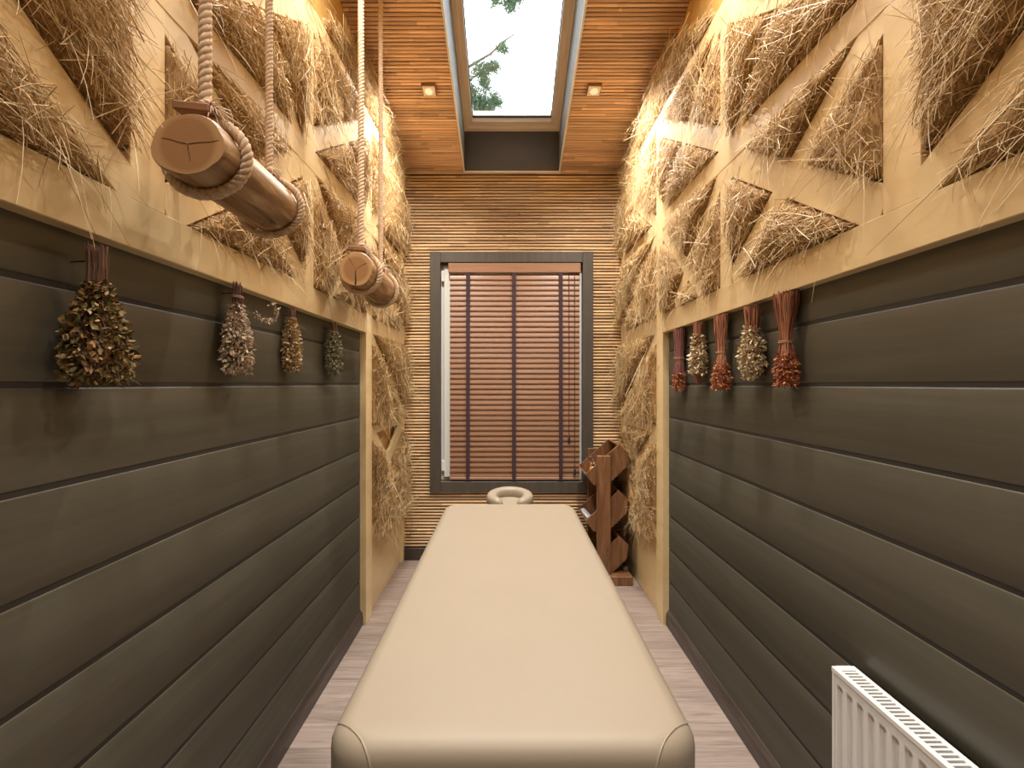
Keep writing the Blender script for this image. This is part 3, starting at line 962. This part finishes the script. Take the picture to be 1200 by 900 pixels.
# folded towel in the middle bin
X2, zz2 = px(686, 0, 3.9)[0], px(0, 606, 3.9)[2]
vs, q = [], []
for i in range(13):
    for j in range(13):
        u, v_ = i / 12, j / 12
        vs.append((X2 - .005 + .10 * u, 3.83 + .28 * v_, zz2 + .018 - .075 * u * .8 + .006 * math.sin(7 * u + 5 * v_) + .012 * math.exp(-((u - .25) ** 2) * 20)))
for i in range(12):
    for j in range(12): q.append((i * 13 + j, (i + 1) * 13 + j, (i + 1) * 13 + j + 1, i * 13 + j + 1))
me = smooth(np_mesh('folded_towel', vs, q))
o = link('folded_towel', me, M['towel'], origin=(X2 + .05, 3.97, zz2 - .05))
sm_ = o.modifiers.new('thickness', 'SOLIDIFY'); sm_.thickness = .018
tag(o, 'folded white towel at the opening of the middle rack bin', 'towel')

# ------------------------------------------------------------------ hanging logs on ropes
def hanging_log(cx, cz, d0, d1, rx, rz, r0, r1, label, seedv, drop=0.0, oct_=False):
    rnd = random.Random(seedv)
    o = empty('hanging_log', (cx, (d0 + d1) / 2, cz - rz), label, 'log', 'logs hanging from ropes')
    n = 36; m = 14
    lump = [1 + .025 * rnd.uniform(-1, 1) for _ in range(9)]
    vs, q = [], []
    def rad(a, t):
        v = 1 + .018 * math.sin(3 * a + seedv) + .014 * math.sin(5 * a + 2.1 + seedv) + .012 * math.sin(2 * a + 3 * t)
        if oct_: v *= 1 - .07 * (1 - abs(math.cos(2.5 * a + .4)))
        # slot along the lower room side
        sa = math.atan2(math.sin(a - SLOT), math.cos(a - SLOT))
        w = .27
        if .22 < t < .86 and abs(sa) < w:
            v -= .32 * min(1, (w - abs(sa)) / .06) * min(1, (t - .22) / .06) * min(1, (.86 - t) / .05)
        return v
    SLOT = math.radians(-78)
    ts = sorted(set([0, .012, .03] + [i / m for i in range(1, m)] + [.22, .28, .81, .86, .97, .988, 1]))
    ang = np.linspace(0, 2 * math.pi, 72, endpoint=False); n = 72
    for t in ts:
        edge = 1 - .055 * max(0, 1 - min(t, 1 - t) / .03) ** 2
        for a in ang:
            r_ = rad(a, t) * edge
            vs.append((cx + rx * r_ * math.cos(a), d0 + (d1 - d0) * t, cz - drop * t + rz * r_ * math.sin(a)))
    for i in range(len(ts) - 1):
        for k in range(n):
            k2 = (k + 1) % n
            q.append((i * n + k, i * n + k2, (i + 1) * n + k2, (i + 1) * n + k))
    me = smooth(np_mesh('log_side', vs, q), 50)
    link('log_side', me, M['bark'], o)
    for t, dd, sg in ((0, d0, -1), (1, d1, 1)):
        bm = bmesh.new()
        ring = [bm.verts.new((cx + rx * rad(a, t) * .945 * math.cos(a), dd, cz - drop * t + rz * rad(a, t) * .945 * math.sin(a))) for a in ang]
        f = bm.faces.new(ring if sg < 0 else ring[::-1])
        e = link('cut_face', bm_mesh('cut_face', bm), M['endgrain'], o, origin=(cx, dd, cz - drop * t))
        if t == 0:
            cr = [(.12, .9), (2.85, .75), (-1.45, .6)] if oct_ else [(2.15, .95), (.55, .8), (-1.62, 1.0)]
            for (a, ln) in cr:
                w = .0006 if oct_ or a > 0 else .0032
                ca, sa = math.cos(a), math.sin(a)
                L_ = ln * .9
                bm = bmesh.new()
                jit = [rnd.uniform(-.06, .06) for _ in range(4)]
                P = []
                for kk, u in enumerate((0.03, .35, .7, 1.0)):
                    ww = w * (.4 + .9 * u) if not oct_ else w * (1.2 - .8 * u)
                    aa = a + jit[kk] * (1 - u * .3)
                    bx_, bz_ = cx + rx * L_ * u * math.cos(aa), cz + rz * L_ * u * math.sin(aa)
                    P.append((bm.verts.new((bx_ - sa * ww, dd - .0006, bz_ + ca * ww)), bm.verts.new((bx_ + sa * ww, dd - .0006, bz_ - ca * ww))))
                for kk in range(3): bm.faces.new((P[kk][0], P[kk + 1][0], P[kk + 1][1], P[kk][1]))
                # give the crack a back so it has depth
                ex = bmesh.ops.extrude_face_region(bm, geom=list(bm.faces))
                for v in ex['geom']:
                    if isinstance(v, bmesh.types.BMVert): v.co.y += .004
                bmesh.ops.recalc_face_normals(bm, faces=bm.faces)
                link('crack', bm_mesh('crack', bm), M['crack'], e)
    for t, r in ((.16, r0), (.93, r1)):
        dd = d0 + (d1 - d0) * t
        zt_ = cz - drop * t
        top = zc(dd)
        # loop round the log
        loop = []
        for k in range(61):
            a = math.pi / 2 + .30 + 2 * math.pi * k / 60 * .93
            loop.append((cx + (rx * 1.0 + r * .75) * math.cos(a), dd + .012 * math.sin(a * .5), zt_ + (rz * 1.0 + r * .75) * math.sin(a)))
        rope('rope_loop', loop, r * .92, M['rope'], o)
        k0 = zt_ + rz + r * 1.2
        rope('rope', [(cx, dd, top - .004), (cx + .002, dd, (top + k0) / 2), (cx, dd, k0)], r, M['rope'], o)
        # toggle of wood through the knot, with its frayed end
        bm = bmesh.new()
        add_box(bm, cx - r * 3.4, cx + r * 2.2, dd - .040, dd - .008, zt_ + rz + r * .9, zt_ + rz + r * 2.3, .003)
        for v in bm.verts:
            if v.co.x < cx - r * 2: v.co.z += .007
        link('toggle', bm_mesh('toggle', bm), M['toggle'], o)
        kn = []
        for k in range(40):
            a = k / 39 * 4 * math.pi
            kn.append((cx + r * .9 * math.cos(a) + r * .25, dd + r * .9 * math.sin(a), k0 + r * .2 + k / 39 * r * 2.2))
        rope('knot', kn, r * .55, M['rope'], o)
        nf = 46
        P = np.array([[cx + r * .8, dd - r * .2, k0 + r * 1.8]]) + rng.normal(0, r * .28, (nf, 3))
        D = np.array([[.75, -.25, -.35]]) + rng.normal(0, .30, (nf, 3))
        B = np.stack([rng.normal(.0, .006, nf), rng.normal(0, .006, nf), -rng.uniform(.006, .03, nf)], axis=1)
        v, qd = straw_arrays(P, D, rng.uniform(.035, .062, nf) * (r / .0135), rng.uniform(.0010, .0018, nf), B, 4, 4, .2)
        link('frayed_end', smooth(np_mesh('frayed_end', v, qd)), M['rope'], o)
    return o
hanging_log(-.646, H + .484, 1.05, 1.435, .080, .0655, .0135, .0100, 'thick octagonal log hanging on ropes before the hay lattice', 3, .006, True)
hanging_log(-.671, H + .508, 2.30, 2.78, .077, .077, .0145, .0125, 'round split log hanging on ropes nearer to the bamboo wall', 5, .010)

# ------------------------------------------------------------------ hay stuffed into the lattice
RES = .0125
gd = np.arange(.30, 4.165, RES); gz = np.arange(-.955, 1.90, RES)
GD, GZ = np.meshgrid(gd, gz, indexing='ij')
solid = np.zeros(GD.shape, bool)
for (d1, z1, d2, z2, w) in LAT:
    L_ = math.hypot(d2 - d1, z2 - z1); tx, tz = (d2 - d1) / L_, (z2 - z1) / L_
    u = (GD - d1) * tx + (GZ - z1) * tz; v = -(GD - d1) * tz + (GZ - z1) * tx
    solid |= (u > -.004) & (u < L_ + .004) & (np.abs(v) < w / 2)
solid |= (GD < 3.10) & (GZ < .415)
solid |= (GD > 3.09) & (GD < 3.222) & (GZ < 1.635)
solid |= GZ + H > zc(GD) - .02
# above the top rail only
top_zone = GZ > 1.6
lab = np.zeros(GD.shape, int); comps = []
nx_, nz_ = GD.shape
for i in range(nx_):
    for j in range(nz_):
        if solid[i, j] or lab[i, j]: continue
        c = len(comps) + 1
        dq = deque([(i, j)]); lab[i, j] = c; cells = []
        while dq:
            a, b = dq.popleft(); cells.append((a, b))
            for a2, b2 in ((a + 1, b), (a - 1, b), (a, b + 1), (a, b - 1)):
                if 0 <= a2 < nx_ and 0 <= b2 < nz_ and not solid[a2, b2] and not lab[a2, b2]:
                    lab[a2, b2] = c; dq.append((a2, b2))
        comps.append(np.array(cells))
# distance of each open cell to the nearest board
dist = np.where(solid, 0.0, 9.0)
for it in range(16):
    dd_ = dist.copy()
    dd_[1:] = np.minimum(dd_[1:], dist[:-1] + RES); dd_[:-1] = np.minimum(dd_[:-1], dist[1:] + RES)
    dd_[:, 1:] = np.minimum(dd_[:, 1:], dist[:, :-1] + RES); dd_[:, :-1] = np.minimum(dd_[:, :-1], dist[:, 1:] + RES)
    dist = dd_

def vnoise(a, b, seed):
    return (np.sin(a * 21 + seed) * np.cos(b * 17 - seed * 1.7) + .6 * np.sin(a * 47 + b * 39 + seed * 2.3) + .4 * np.cos(b * 71 - a * 53 + seed)) / 2.0

zones = {}
EMPTY_L = [(3.72, -.38)]
def hay(side):
    X, Xf, s = (XL, FL, 1) if side == 'L' else (XR, FR, -1)
    wallname = 'the hanging logs' if side == 'L' else 'the radiator wall'
    for ci, cells in enumerate(comps):
        a = gd[cells[:, 0]]; b = gz[cells[:, 1]]
        area = len(cells) * RES * RES
        if area < .0022: continue
        dm, zm = a.mean(), b.mean()
        if dm < .55: continue
        if side == 'L' and any(math.hypot(dm - e[0], zm - e[1]) < .12 for e in EMPTY_L): continue
        seed = ci * 1.37 + (0 if side == 'L' else 50)
        is_top = zm > 1.55 and b.max() > 1.68
        dc = dist[cells[:, 0], cells[:, 1]]
        keep = np.ones(len(cells), bool)
        if is_top:
            # hay pushed up under the ceiling, leaving bare wall in places
            keep = vnoise(a * .35, b * .3, seed) + (a - 2.55) * .8 > -.1
            keep &= b < 1.62 + .30 * (1 + .3 * vnoise(a, b * 0, seed + 4)) * np.clip((a - 2.2) * 1.2, .25, 1)
        if keep.sum() < 20: continue
        cells = cells[keep]; a = a[keep]; b = b[keep]; dc = dc[keep]
        bulge = .036 if not is_top else .014
        if dm > 3.2: bulge = .042
        def height(aa, bb, dd):
            hgt = -.020 + (bulge + .020) * (1 - np.exp(-dd / .030))
            return hgt + .011 * vnoise(aa, bb, seed) * np.clip(dd / .03, 0, 1)
        root_ = empty('hay_bundle', (Xf, float(dm), H + float(b.min())),
                      None, 'hay')
        if is_top:
            zone = 'hay tucked under the bamboo ceiling edge on the wall %s' % ('with hanging logs' if side == 'L' else 'above the radiator')
        elif dm > 3.2:
            zone = 'hay tuft %s in the corner bay %s' % ('above the rail' if zm > .97 else 'under the rail', 'past the hanging logs' if side == 'L' else 'over the rack')
            if zm < .36: zone = 'hay tuft low in the corner bay %s' % ('beyond the hanging logs' if side == 'L' else 'beside the bin rack')
        else:
            what = {'L': ('large leafy herb bunch', 'pale beige flower bunch', 'grey green bunch'), 'R': ('radiator', 'largest russet bunch', 'plum red bunch')}[side][0 if dm < 1.22 else 1 if dm < 2.2 else 2]
            zone = 'hay tuft %s the lattice rail over the %s' % ('above' if zm > .965 else 'below', what)
        zones.setdefault(zone, []).append((area * keep.mean(), root_))
        root_['group'] = 'hay stuffed into the lattice'
        # packed bed: one lifted patch per cell
        idx = {}
        vs, q = [], []
        hh = height(a, b, dc)
        hm = {}
        for (ci_, cj_), h_ in zip(cells, hh): hm[(ci_, cj_)] = h_
        def vert(i2, j2):
            k = (i2, j2)
            if k in idx: return idx[k]
            hs = [hm.get((i2 - p, j2 - r_)) for p in (0, 1) for r_ in (0, 1)]
            ok = [h for h in hs if h is not None]
            h_ = sum(ok) / len(ok) if len(ok) == 4 else -.030
            aa, bb = gd[0] + (i2 - .5) * RES, gz[0] + (j2 - .5) * RES
            idx[k] = len(vs); vs.append((Xf + s * h_, aa, H + bb)); return idx[k]
        for (ci_, cj_) in cells:
            q.append((vert(ci_, cj_), vert(ci_ + 1, cj_), vert(ci_ + 1, cj_ + 1), vert(ci_, cj_ + 1)))
        me = smooth(np_mesh('packed_hay', vs, q))
        if s > 0: pass
        else: me.flip_normals()
        tag(link('packed_hay', me, M['straw_bed'], root_), kind='stuff')
        # stalks on top
        dens = 8200 if dm > 1.3 else 7000
        n = int(min(max(area * keep.mean() * dens, 60), 5200))
        pick = rng.integers(0, len(cells), n)
        pa = a[pick] + rng.uniform(-.5, .5, n) * RES; pb = b[pick] + rng.uniform(-.5, .5, n) * RES; pdist = dc[pick]
        cov = np.cov(np.stack([a, b])); wv, ev = np.linalg.eigh(cov + np.eye(2) * 1e-6)
        ax = ev[:, 1]; base_ang = math.atan2(ax[1], ax[0]); elong = math.sqrt(wv[1] / max(wv[0], 1e-6))
        spread = .95 if elong < 1.8 else .55
        ang = base_ang + rng.normal(0, spread, n) + np.where(rng.random(n) < .5, math.pi, 0)
        wild = rng.random(n) < .22
        ang[wild] = rng.uniform(0, 2 * math.pi, wild.sum())
        Lh = np.clip(rng.gamma(3.2, .032, n), .03, .26)
        if elong > 2 or area > .05: Lh *= 1.25
        Lh = np.minimum(Lh, .6 * math.sqrt(area) + .05)
        out = np.clip(rng.normal(.10, .16, n), -.15, .7)
        hgt = height(pa, pb, pdist) + rng.uniform(-.004, .014, n)
        D = np.stack([s * out, np.cos(ang), np.sin(ang)], axis=1)
        # most stalks end inside their opening
        rigid = rng.random(n) > .07
        Du = unit(D)
        for _ in range(5):
            bad = np.zeros(n, bool)
            for sg in (-.5, .5):
                ea = np.clip(((pa + Du[:, 1] * Lh * sg - gd[0]) / RES).round().astype(int), 0, nx_ - 1)
                eb = np.clip(((pb + Du[:, 2] * Lh * sg - gz[0]) / RES).round().astype(int), 0, nz_ - 1)
                bad |= lab[ea, eb] != ci + 1
            bad &= rigid
            Lh = np.where(bad, np.maximum(Lh * .68, .018), Lh)
        P = np.stack([Xf + s * hgt, pa, H + pb], axis=1) - unit(D) * (Lh * .5)[:, None] * np.array([[0, 1, 1]])
        P[:, 0] = Xf + s * (hgt - .004)
        Bv = np.stack([s * rng.normal(.0, .010, n), rng.normal(0, .12, n) * Lh, -rng.uniform(0, .18, n) * Lh], axis=1)
        R = (.0006 + .0013 * rng.random(n) ** 2.2) * (1.0 if dm < 1.6 else 1.35)
        parts = [straw_arrays(P, D, Lh, R, Bv)]
        # stragglers hanging over the lower edge
        low = pb < np.quantile(b, .30)
        m = int(n * .05)
        if m > 3 and low.sum() > 3:
            pk = rng.choice(np.where(low)[0], m)
            D2 = np.stack([s * rng.uniform(.1, .8, m), rng.normal(0, .35, m), -rng.uniform(.3, 1.0, m)], axis=1)
            P2 = np.stack([Xf + s * (.004 + np.maximum(hgt[pk], 0)), pa[pk], H + pb[pk]], axis=1)
            L2 = .04 + .15 * rng.random(m) ** 2
            B2 = np.stack([-s * rng.uniform(0, .02, m), rng.normal(0, .02, m), -rng.uniform(.0, .05, m)], axis=1)
            parts.append(straw_arrays(P2, D2, L2, rng.uniform(.0007, .0013, m), B2))
        v, qq = join_arrays(parts)
        # nothing may pass through the wall behind
        lim = X + s * .004
        v[:, 0] = np.maximum(v[:, 0], lim) if s > 0 else np.minimum(v[:, 0], lim)
        if s < 0:      # the rack stands close to this corner and holds the hay back
            near_rack = (v[:, 1] > 3.62) & (v[:, 2] < H - .36)
            v[near_rack, 0] = np.maximum(v[near_rack, 0], .890)
        v[:, 1] = np.minimum(v[:, 1], DB - .012)
        v[:, 2] = np.minimum(v[:, 2], H + ZB + SL * (DB - v[:, 1]) - .012)
        tag(link('stalks', np_mesh('stalks', v, qq), M['straw'], root_), kind='stuff')
hay('L')
hay('R')
RANK = ['largest', 'second largest', 'third largest', 'fourth largest', 'fifth largest', 'sixth largest', 'seventh largest']
for zone, lst in zones.items():
    lst.sort(key=lambda e: -e[0])
    for k, (_, o) in enumerate(lst):
        if len(lst) == 1: o['label'] = 'golden ' + zone
        elif k == len(lst) - 1: o['label'] = 'smallest golden ' + zone
        else: o['label'] = RANK[k] + ' golden ' + zone

# ------------------------------------------------------------------ dried bunches hanging on the board walls
def bunch(name, label, cat, group, side, xp, d, ztop, L_, prof, stems, leaves, stem_mat, leaf_mat, lt, lsize, seedv, tie=None, squash=.55, shape='petal', twist=0.0, mats2=None):
    """prof: (t, half width) from top to bottom; stems fill all of it, leaves the range lt"""
    r_ = np.random.default_rng(seedv)
    s = 1 if side == 'L' else -1
    X = XL if side == 'L' else XR
    tt = np.array([p[0] for p in prof]); ww = np.array([p[1] for p in prof])
    off = max(ww) * squash + .006
    x0 = X + s * off
    o = empty(name, (x0, d, ztop - L_), label, cat, group)
    # stems follow the outline
    n = stems
    ua, ur = r_.uniform(0, 2 * math.pi, n), np.sqrt(r_.random(n))
    K = 7
    t0 = r_.uniform(-.03, .05, n); t1 = np.clip(r_.normal(.86, .08, n), .45, 1.0) if leaves else r_.uniform(.92, 1.02, n)
    rings = []
    lean = r_.normal(0, .05, n)
    for k in range(K + 1):
        t = t0 + (t1 - t0) * k / K
        w = np.interp(t, tt, ww)
        aa = ua + twist * t
        if leaves: w = np.where(t > lt[0] + .05, w * .55, w)
        dx = s * w * squash * ur * np.sin(aa); dy = w * ur * np.cos(aa)
        rings.append(np.stack([x0 + dx + r_.normal(0, .0012, n), d + dy + r_.normal(0, .0015, n), ztop - t * L_], axis=1))
    rings = np.stack(rings, axis=1)
    rr = r_.uniform(.0010, .0024, n)
    vs, qs, sides = [], [], 4
    q1 = []
    for k in range(K):
        for e in range(sides): q1.append((k * sides + e, k * sides + (e + 1) % sides, (k + 1) * sides + (e + 1) % sides, (k + 1) * sides + e))
    ang = np.arange(sides) * math.pi / 2
    v = rings[:, :, None, :] + rr[:, None, None, None] * np.stack([np.cos(ang), np.sin(ang), 0 * ang], axis=1)[None, None]
    v = v.reshape(-1, 3)
    q = (np.array(q1)[None] + (np.arange(n) * (K + 1) * sides)[:, None, None]).reshape(-1, 4)
    lim = X + s * .002
    v[:, 0] = np.maximum(v[:, 0], lim) if s > 0 else np.minimum(v[:, 0], lim)
    tag(link('stems', np_mesh('stems', v, q), stem_mat, o), kind='stuff')
    if leaves:
        m = leaves
        t = r_.uniform(lt[0], lt[1], m)
        w = np.interp(t, tt, ww)
        a = r_.uniform(0, 2 * math.pi, m); q_ = r_.random(m) ** .35
        ctr = np.stack([x0 + s * w * squash * q_ * np.sin(a), d + w * q_ * np.cos(a), ztop - t * L_], axis=1)
        outw = np.stack([s * np.sin(a), np.cos(a), r_.normal(-.5, .5, m)], axis=1)
        D = unit(outw + r_.normal(0, .95, (m, 3)))
        N = r_.normal(0, 1, (m, 3)) + outw
        sz = lsize * r_.uniform(.45, 1.45, m)
        asp = .62 if shape == 'petal' else .75
        v, q = leaf_arrays(ctr, D, sz, sz * asp, N, sz * r_.uniform(-.5, .6, m))
        v[:, 0] = np.maximum(v[:, 0], lim) if s > 0 else np.minimum(v[:, 0], lim)
        tag(link('leaves' if shape == 'leaf' else 'flower_heads', smooth(np_mesh('leaves', v, q)), leaf_mat, o), kind='stuff')
        # thin twigs that stick out
        k = max(10, m // 30)
        pk = r_.integers(0, m, k)
        v, q = straw_arrays(ctr[pk], D[pk] + np.array([[s * .2, 0, -.4]]), r_.uniform(.012, .04, k), np.full(k, .0008), r_.normal(0, .006, (k, 3)))
        v[:, 0] = np.maximum(v[:, 0], lim) if s > 0 else np.minimum(v[:, 0], lim)
        tag(link('twigs', np_mesh('twigs', v, q), stem_mat, o), kind='stuff')
    if tie is not None:
        for tk in (tie,) if np.isscalar(tie) else tie:
            w = float(np.interp(tk, tt, ww)) + .0025
            pts = []
            for k in range(60):
                a = 2 * math.pi * 2 * k / 59
                pts.append((max(min(x0 + w * squash * 1.25 * math.sin(a), 9), -9), d + w * math.cos(a), ztop - tk * L_ + .004 * (k / 59 - .5) * 2))
            tube('tie', pts, .0017, M['twine'], o, 6)
    zk = ztop - L_ * .10
    tube('nail', [(X, d, zk), (x0 + s * .004, d, zk + .003)], .0016, M['hook'], o, 6)
    return o

GL = 'dried bunches hanging on the board wall behind the logs'
GR = 'dried bunches hanging on the board wall above the radiator'
bunch('herb_bunch', 'large brown and olive leafy herb bunch, widest on its wall', 'herb bunch', GL, 'L', 0, 1.045, H + .272, .268,
      [(0, .026), (.15, .022), (.33, .023), (.42, .042), (.56, .062), (.78, .076), (.92, .074), (1, .056)], 90, 2100, M['stalk_brown'], M['leaf_mix'], (.26, 1.0), .0120, 1, tie=.30, shape='leaf', squash=.62)
b2 = bunch('flower_bunch', 'pale beige dried flower bunch with one curled sprig', 'flower bunch', GL, 'L', 0, 1.60, H + .305, .272,
      [(0, .020), (.18, .018), (.3, .026), (.5, .050), (.8, .064), (1, .045)], 36, 1700, M['stalk_brown'], M['petal_pale'], (.22, 1.0), .0105, 2, tie=.14, squash=.62)
bunch('flower_bunch', 'slim golden brown dried flower bunch', 'flower bunch', GL, 'L', 0, 2.03, H + .290, .238,
      [(0, .020), (.2, .018), (.35, .040), (.6, .047), (.85, .046), (1, .028)], 30, 1300, M['stalk_brown'], M['petal_gold'], (.16, 1.0), .0105, 3, tie=.15, squash=.62)
bunch('flower_bunch', 'grey green dried bunch next to the yellow post', 'flower bunch', GL, 'L', 0, 2.49, H + .292, .245,
      [(0, .024), (.2, .022), (.35, .050), (.6, .064), (.85, .056), (1, .028)], 30, 1600, M['stalk_brown'], M['petal_green'], (.18, 1.0), .0100, 4, tie=.18, squash=.6)
# curled sprig of the beige bunch
sx = XL + .075
spr = [(sx, 1.66, H + .22), (sx + .01, 1.72, H + .205), (sx + .01, 1.775, H + .215), (sx + .005, 1.80, H + .25), (sx, 1.79, H + .275), (sx, 1.765, H + .272)]
tube('curled_sprig', spr, .0018, M['stalk_brown'], b2, 6)
pp, _ = resample(spr, .0016)
m = len(pp); rr_ = np.random.default_rng(9)
v, q = leaf_arrays(pp + rr_.normal(0, .004, (m, 3)), rr_.normal(0, 1, (m, 3)), rr_.uniform(.006, .011, m), rr_.uniform(.004, .007, m), rr_.normal(0, 1, (m, 3)), rr_.normal(0, .003, m))
tag(link('sprig_flowers', np_mesh('sprig_flowers', v, q), M['petal_pale'], b2), kind='stuff')

broom = [(0, .056), (.12, .050), (.38, .027), (.52, .024), (.66, .036), (.85, .052), (1, .046)]
bunch('broom_bunch', 'largest russet dried bunch, waisted by a dark tie', 'flower bunch', GR, 'R', 0, 1.715, H + .296, .300, broom, 210, 1100, M['stalk_red'], M['seed_red'], (.66, 1.0), .010, 11, tie=.53, squash=.6)
bunch('flower_bunch', 'cream wheat-like dried flower bunch between two russet bunches', 'flower bunch', GR, 'R', 0, 1.945, H + .285, .268,
      [(0, .044), (.2, .034), (.36, .032), (.5, .056), (.75, .062), (1, .034)], 80, 1250, M['stalk_red'], M['petal_cream'], (.28, .98), .0150, 12, tie=.34, squash=.62)
bunch('broom_bunch', 'slim russet dried bunch between two cream bunches', 'flower bunch', GR, 'R', 0, 2.235, H + .290, .312,
      [(0, .048), (.12, .044), (.4, .030), (.5, .026), (.64, .040), (.85, .062), (1, .054)], 190, 1000, M['stalk_red'], M['seed_red'], (.64, 1.0), .010, 13, tie=.50, squash=.55)
bunch('flower_bunch', 'ivory dried flower bunch with russet lower tips', 'flower bunch', GR, 'R', 0, 2.50, H + .288, .290,
      [(0, .036), (.2, .030), (.35, .040), (.55, .060), (.78, .054), (.86, .036), (1, .034)], 150, 1000, M['stalk_red'], M['petal_cream'], (.20, .82), .0150, 14, tie=.18, squash=.6)
bunch('broom_bunch', 'plum red dried bunch of two stem clusters next to the yellow post', 'flower bunch', GR, 'R', 0, 2.80, H + .290, .318,
      [(0, .050), (.15, .046), (.4, .036), (.55, .038), (.75, .048), (.9, .052), (1, .044)], 170, 700, M['stalk_plum'], M['seed_red'], (.72, 1.0), .010, 15, tie=.48, squash=.55)

# ------------------------------------------------------------------ outside: ground and the pine seen through the skylight
g = box('ground', (-14, 14, DB + .3, 24, -.5, -.3), M['outside'])
tag(g, kind='structure', label='grassy ground outside the end wall')
def pt(xp, yp, d): return Vector(px(xp, yp, d))
PD = 8.0
base = pt(500, 0, PD)
pn = empty('pine_tree', (base.x - .55, PD + .2, -.3), 'pine tree with needled branches seen through the skylight', 'tree')
tx = base.x - .55
tube('trunk', [(tx, PD + .2, -.3), (tx + .04, PD + .2, 3), (tx - .02, PD + .2, 6.0), (tx + .05, PD + .2, 9.0)], [.17, .15, .11, .05][0], M['tree_bark'], pn, 12)
bare = [Vector((tx, PD + .2, H + 4.6)), pt(530, 92, PD), pt(551, 77, PD), pt(575, 63, PD), pt(588, 50, PD), pt(602.5, 40, PD)]
v, q = tube_arrays(resample(bare, .06)[0], np.linspace(.045, .010, len(resample(bare, .06)[0])), 7)
link('branch', smooth(np_mesh('branch', v, q)), M['tree_bark'], pn)
tube('branch', [pt(570, 65, PD), pt(580, 64, PD), pt(586, 57, PD)], .007, M['tree_bark'], pn, 6)
clusters = [(560, 82, 1.0), (572, 80, .9), (580, 78, .6), (566, 92, .9), (570, 101, .6), (586, 57, .45), (591, 58, .4), (556, 118, 1.2), (566, 122, 1.2), (578, 116, .9), (583, 122, .7), (560, 128, 1.1), (553, 108, .9), (572, 130, 1.0),
            (581, 1, .8), (596, 2, .9), (604, -3, .9), (598, 9, .7), (545, 95, 1.3), (540, 120, 1.4), (574, -8, 1.0), (612, -8, .8)]
def limb(pts, r0, r1):
    P, _ = resample(pts, .06)
    v, q = tube_arrays(P, np.linspace(r0, r1, len(P)), 6)
    link('branch', smooth(np_mesh('branch', v, q)), M['tree_bark'], pn)
limb([Vector((tx, PD + .2, H + 4.0)), pt(535, 118, PD), pt(560, 124, PD), pt(584, 118, PD)], .035, .006)
limb([Vector((tx, PD + .2, H + 4.4)), pt(540, 100, PD), pt(560, 88, PD), pt(582, 78, PD)], .03, .005)
limb([Vector((tx, PD + .2, H + 5.7)), pt(560, -18, PD), pt(585, -5, PD), pt(598, 8, PD)], .03, .005)
allp = []
for (cx_, cy_, sc) in clusters:
    c = pt(cx_, cy_, PD); n = int(170 * sc)
    ctr = np.array(c)[None] + rng.normal(0, .045 * sc + .01, (n, 3))
    D = rng.normal(0, 1, (n, 3)) + np.array([[.3, 0, .35]])
    allp.append(straw_arrays(ctr, D, rng.uniform(.07, .13, n), np.full(n, .0062), rng.normal(0, .01, (n, 3)), 2, 3))
v, q = join_arrays(allp)
tag(link('needles', np_mesh('needles', v, q), M['needle'], pn), kind='stuff')
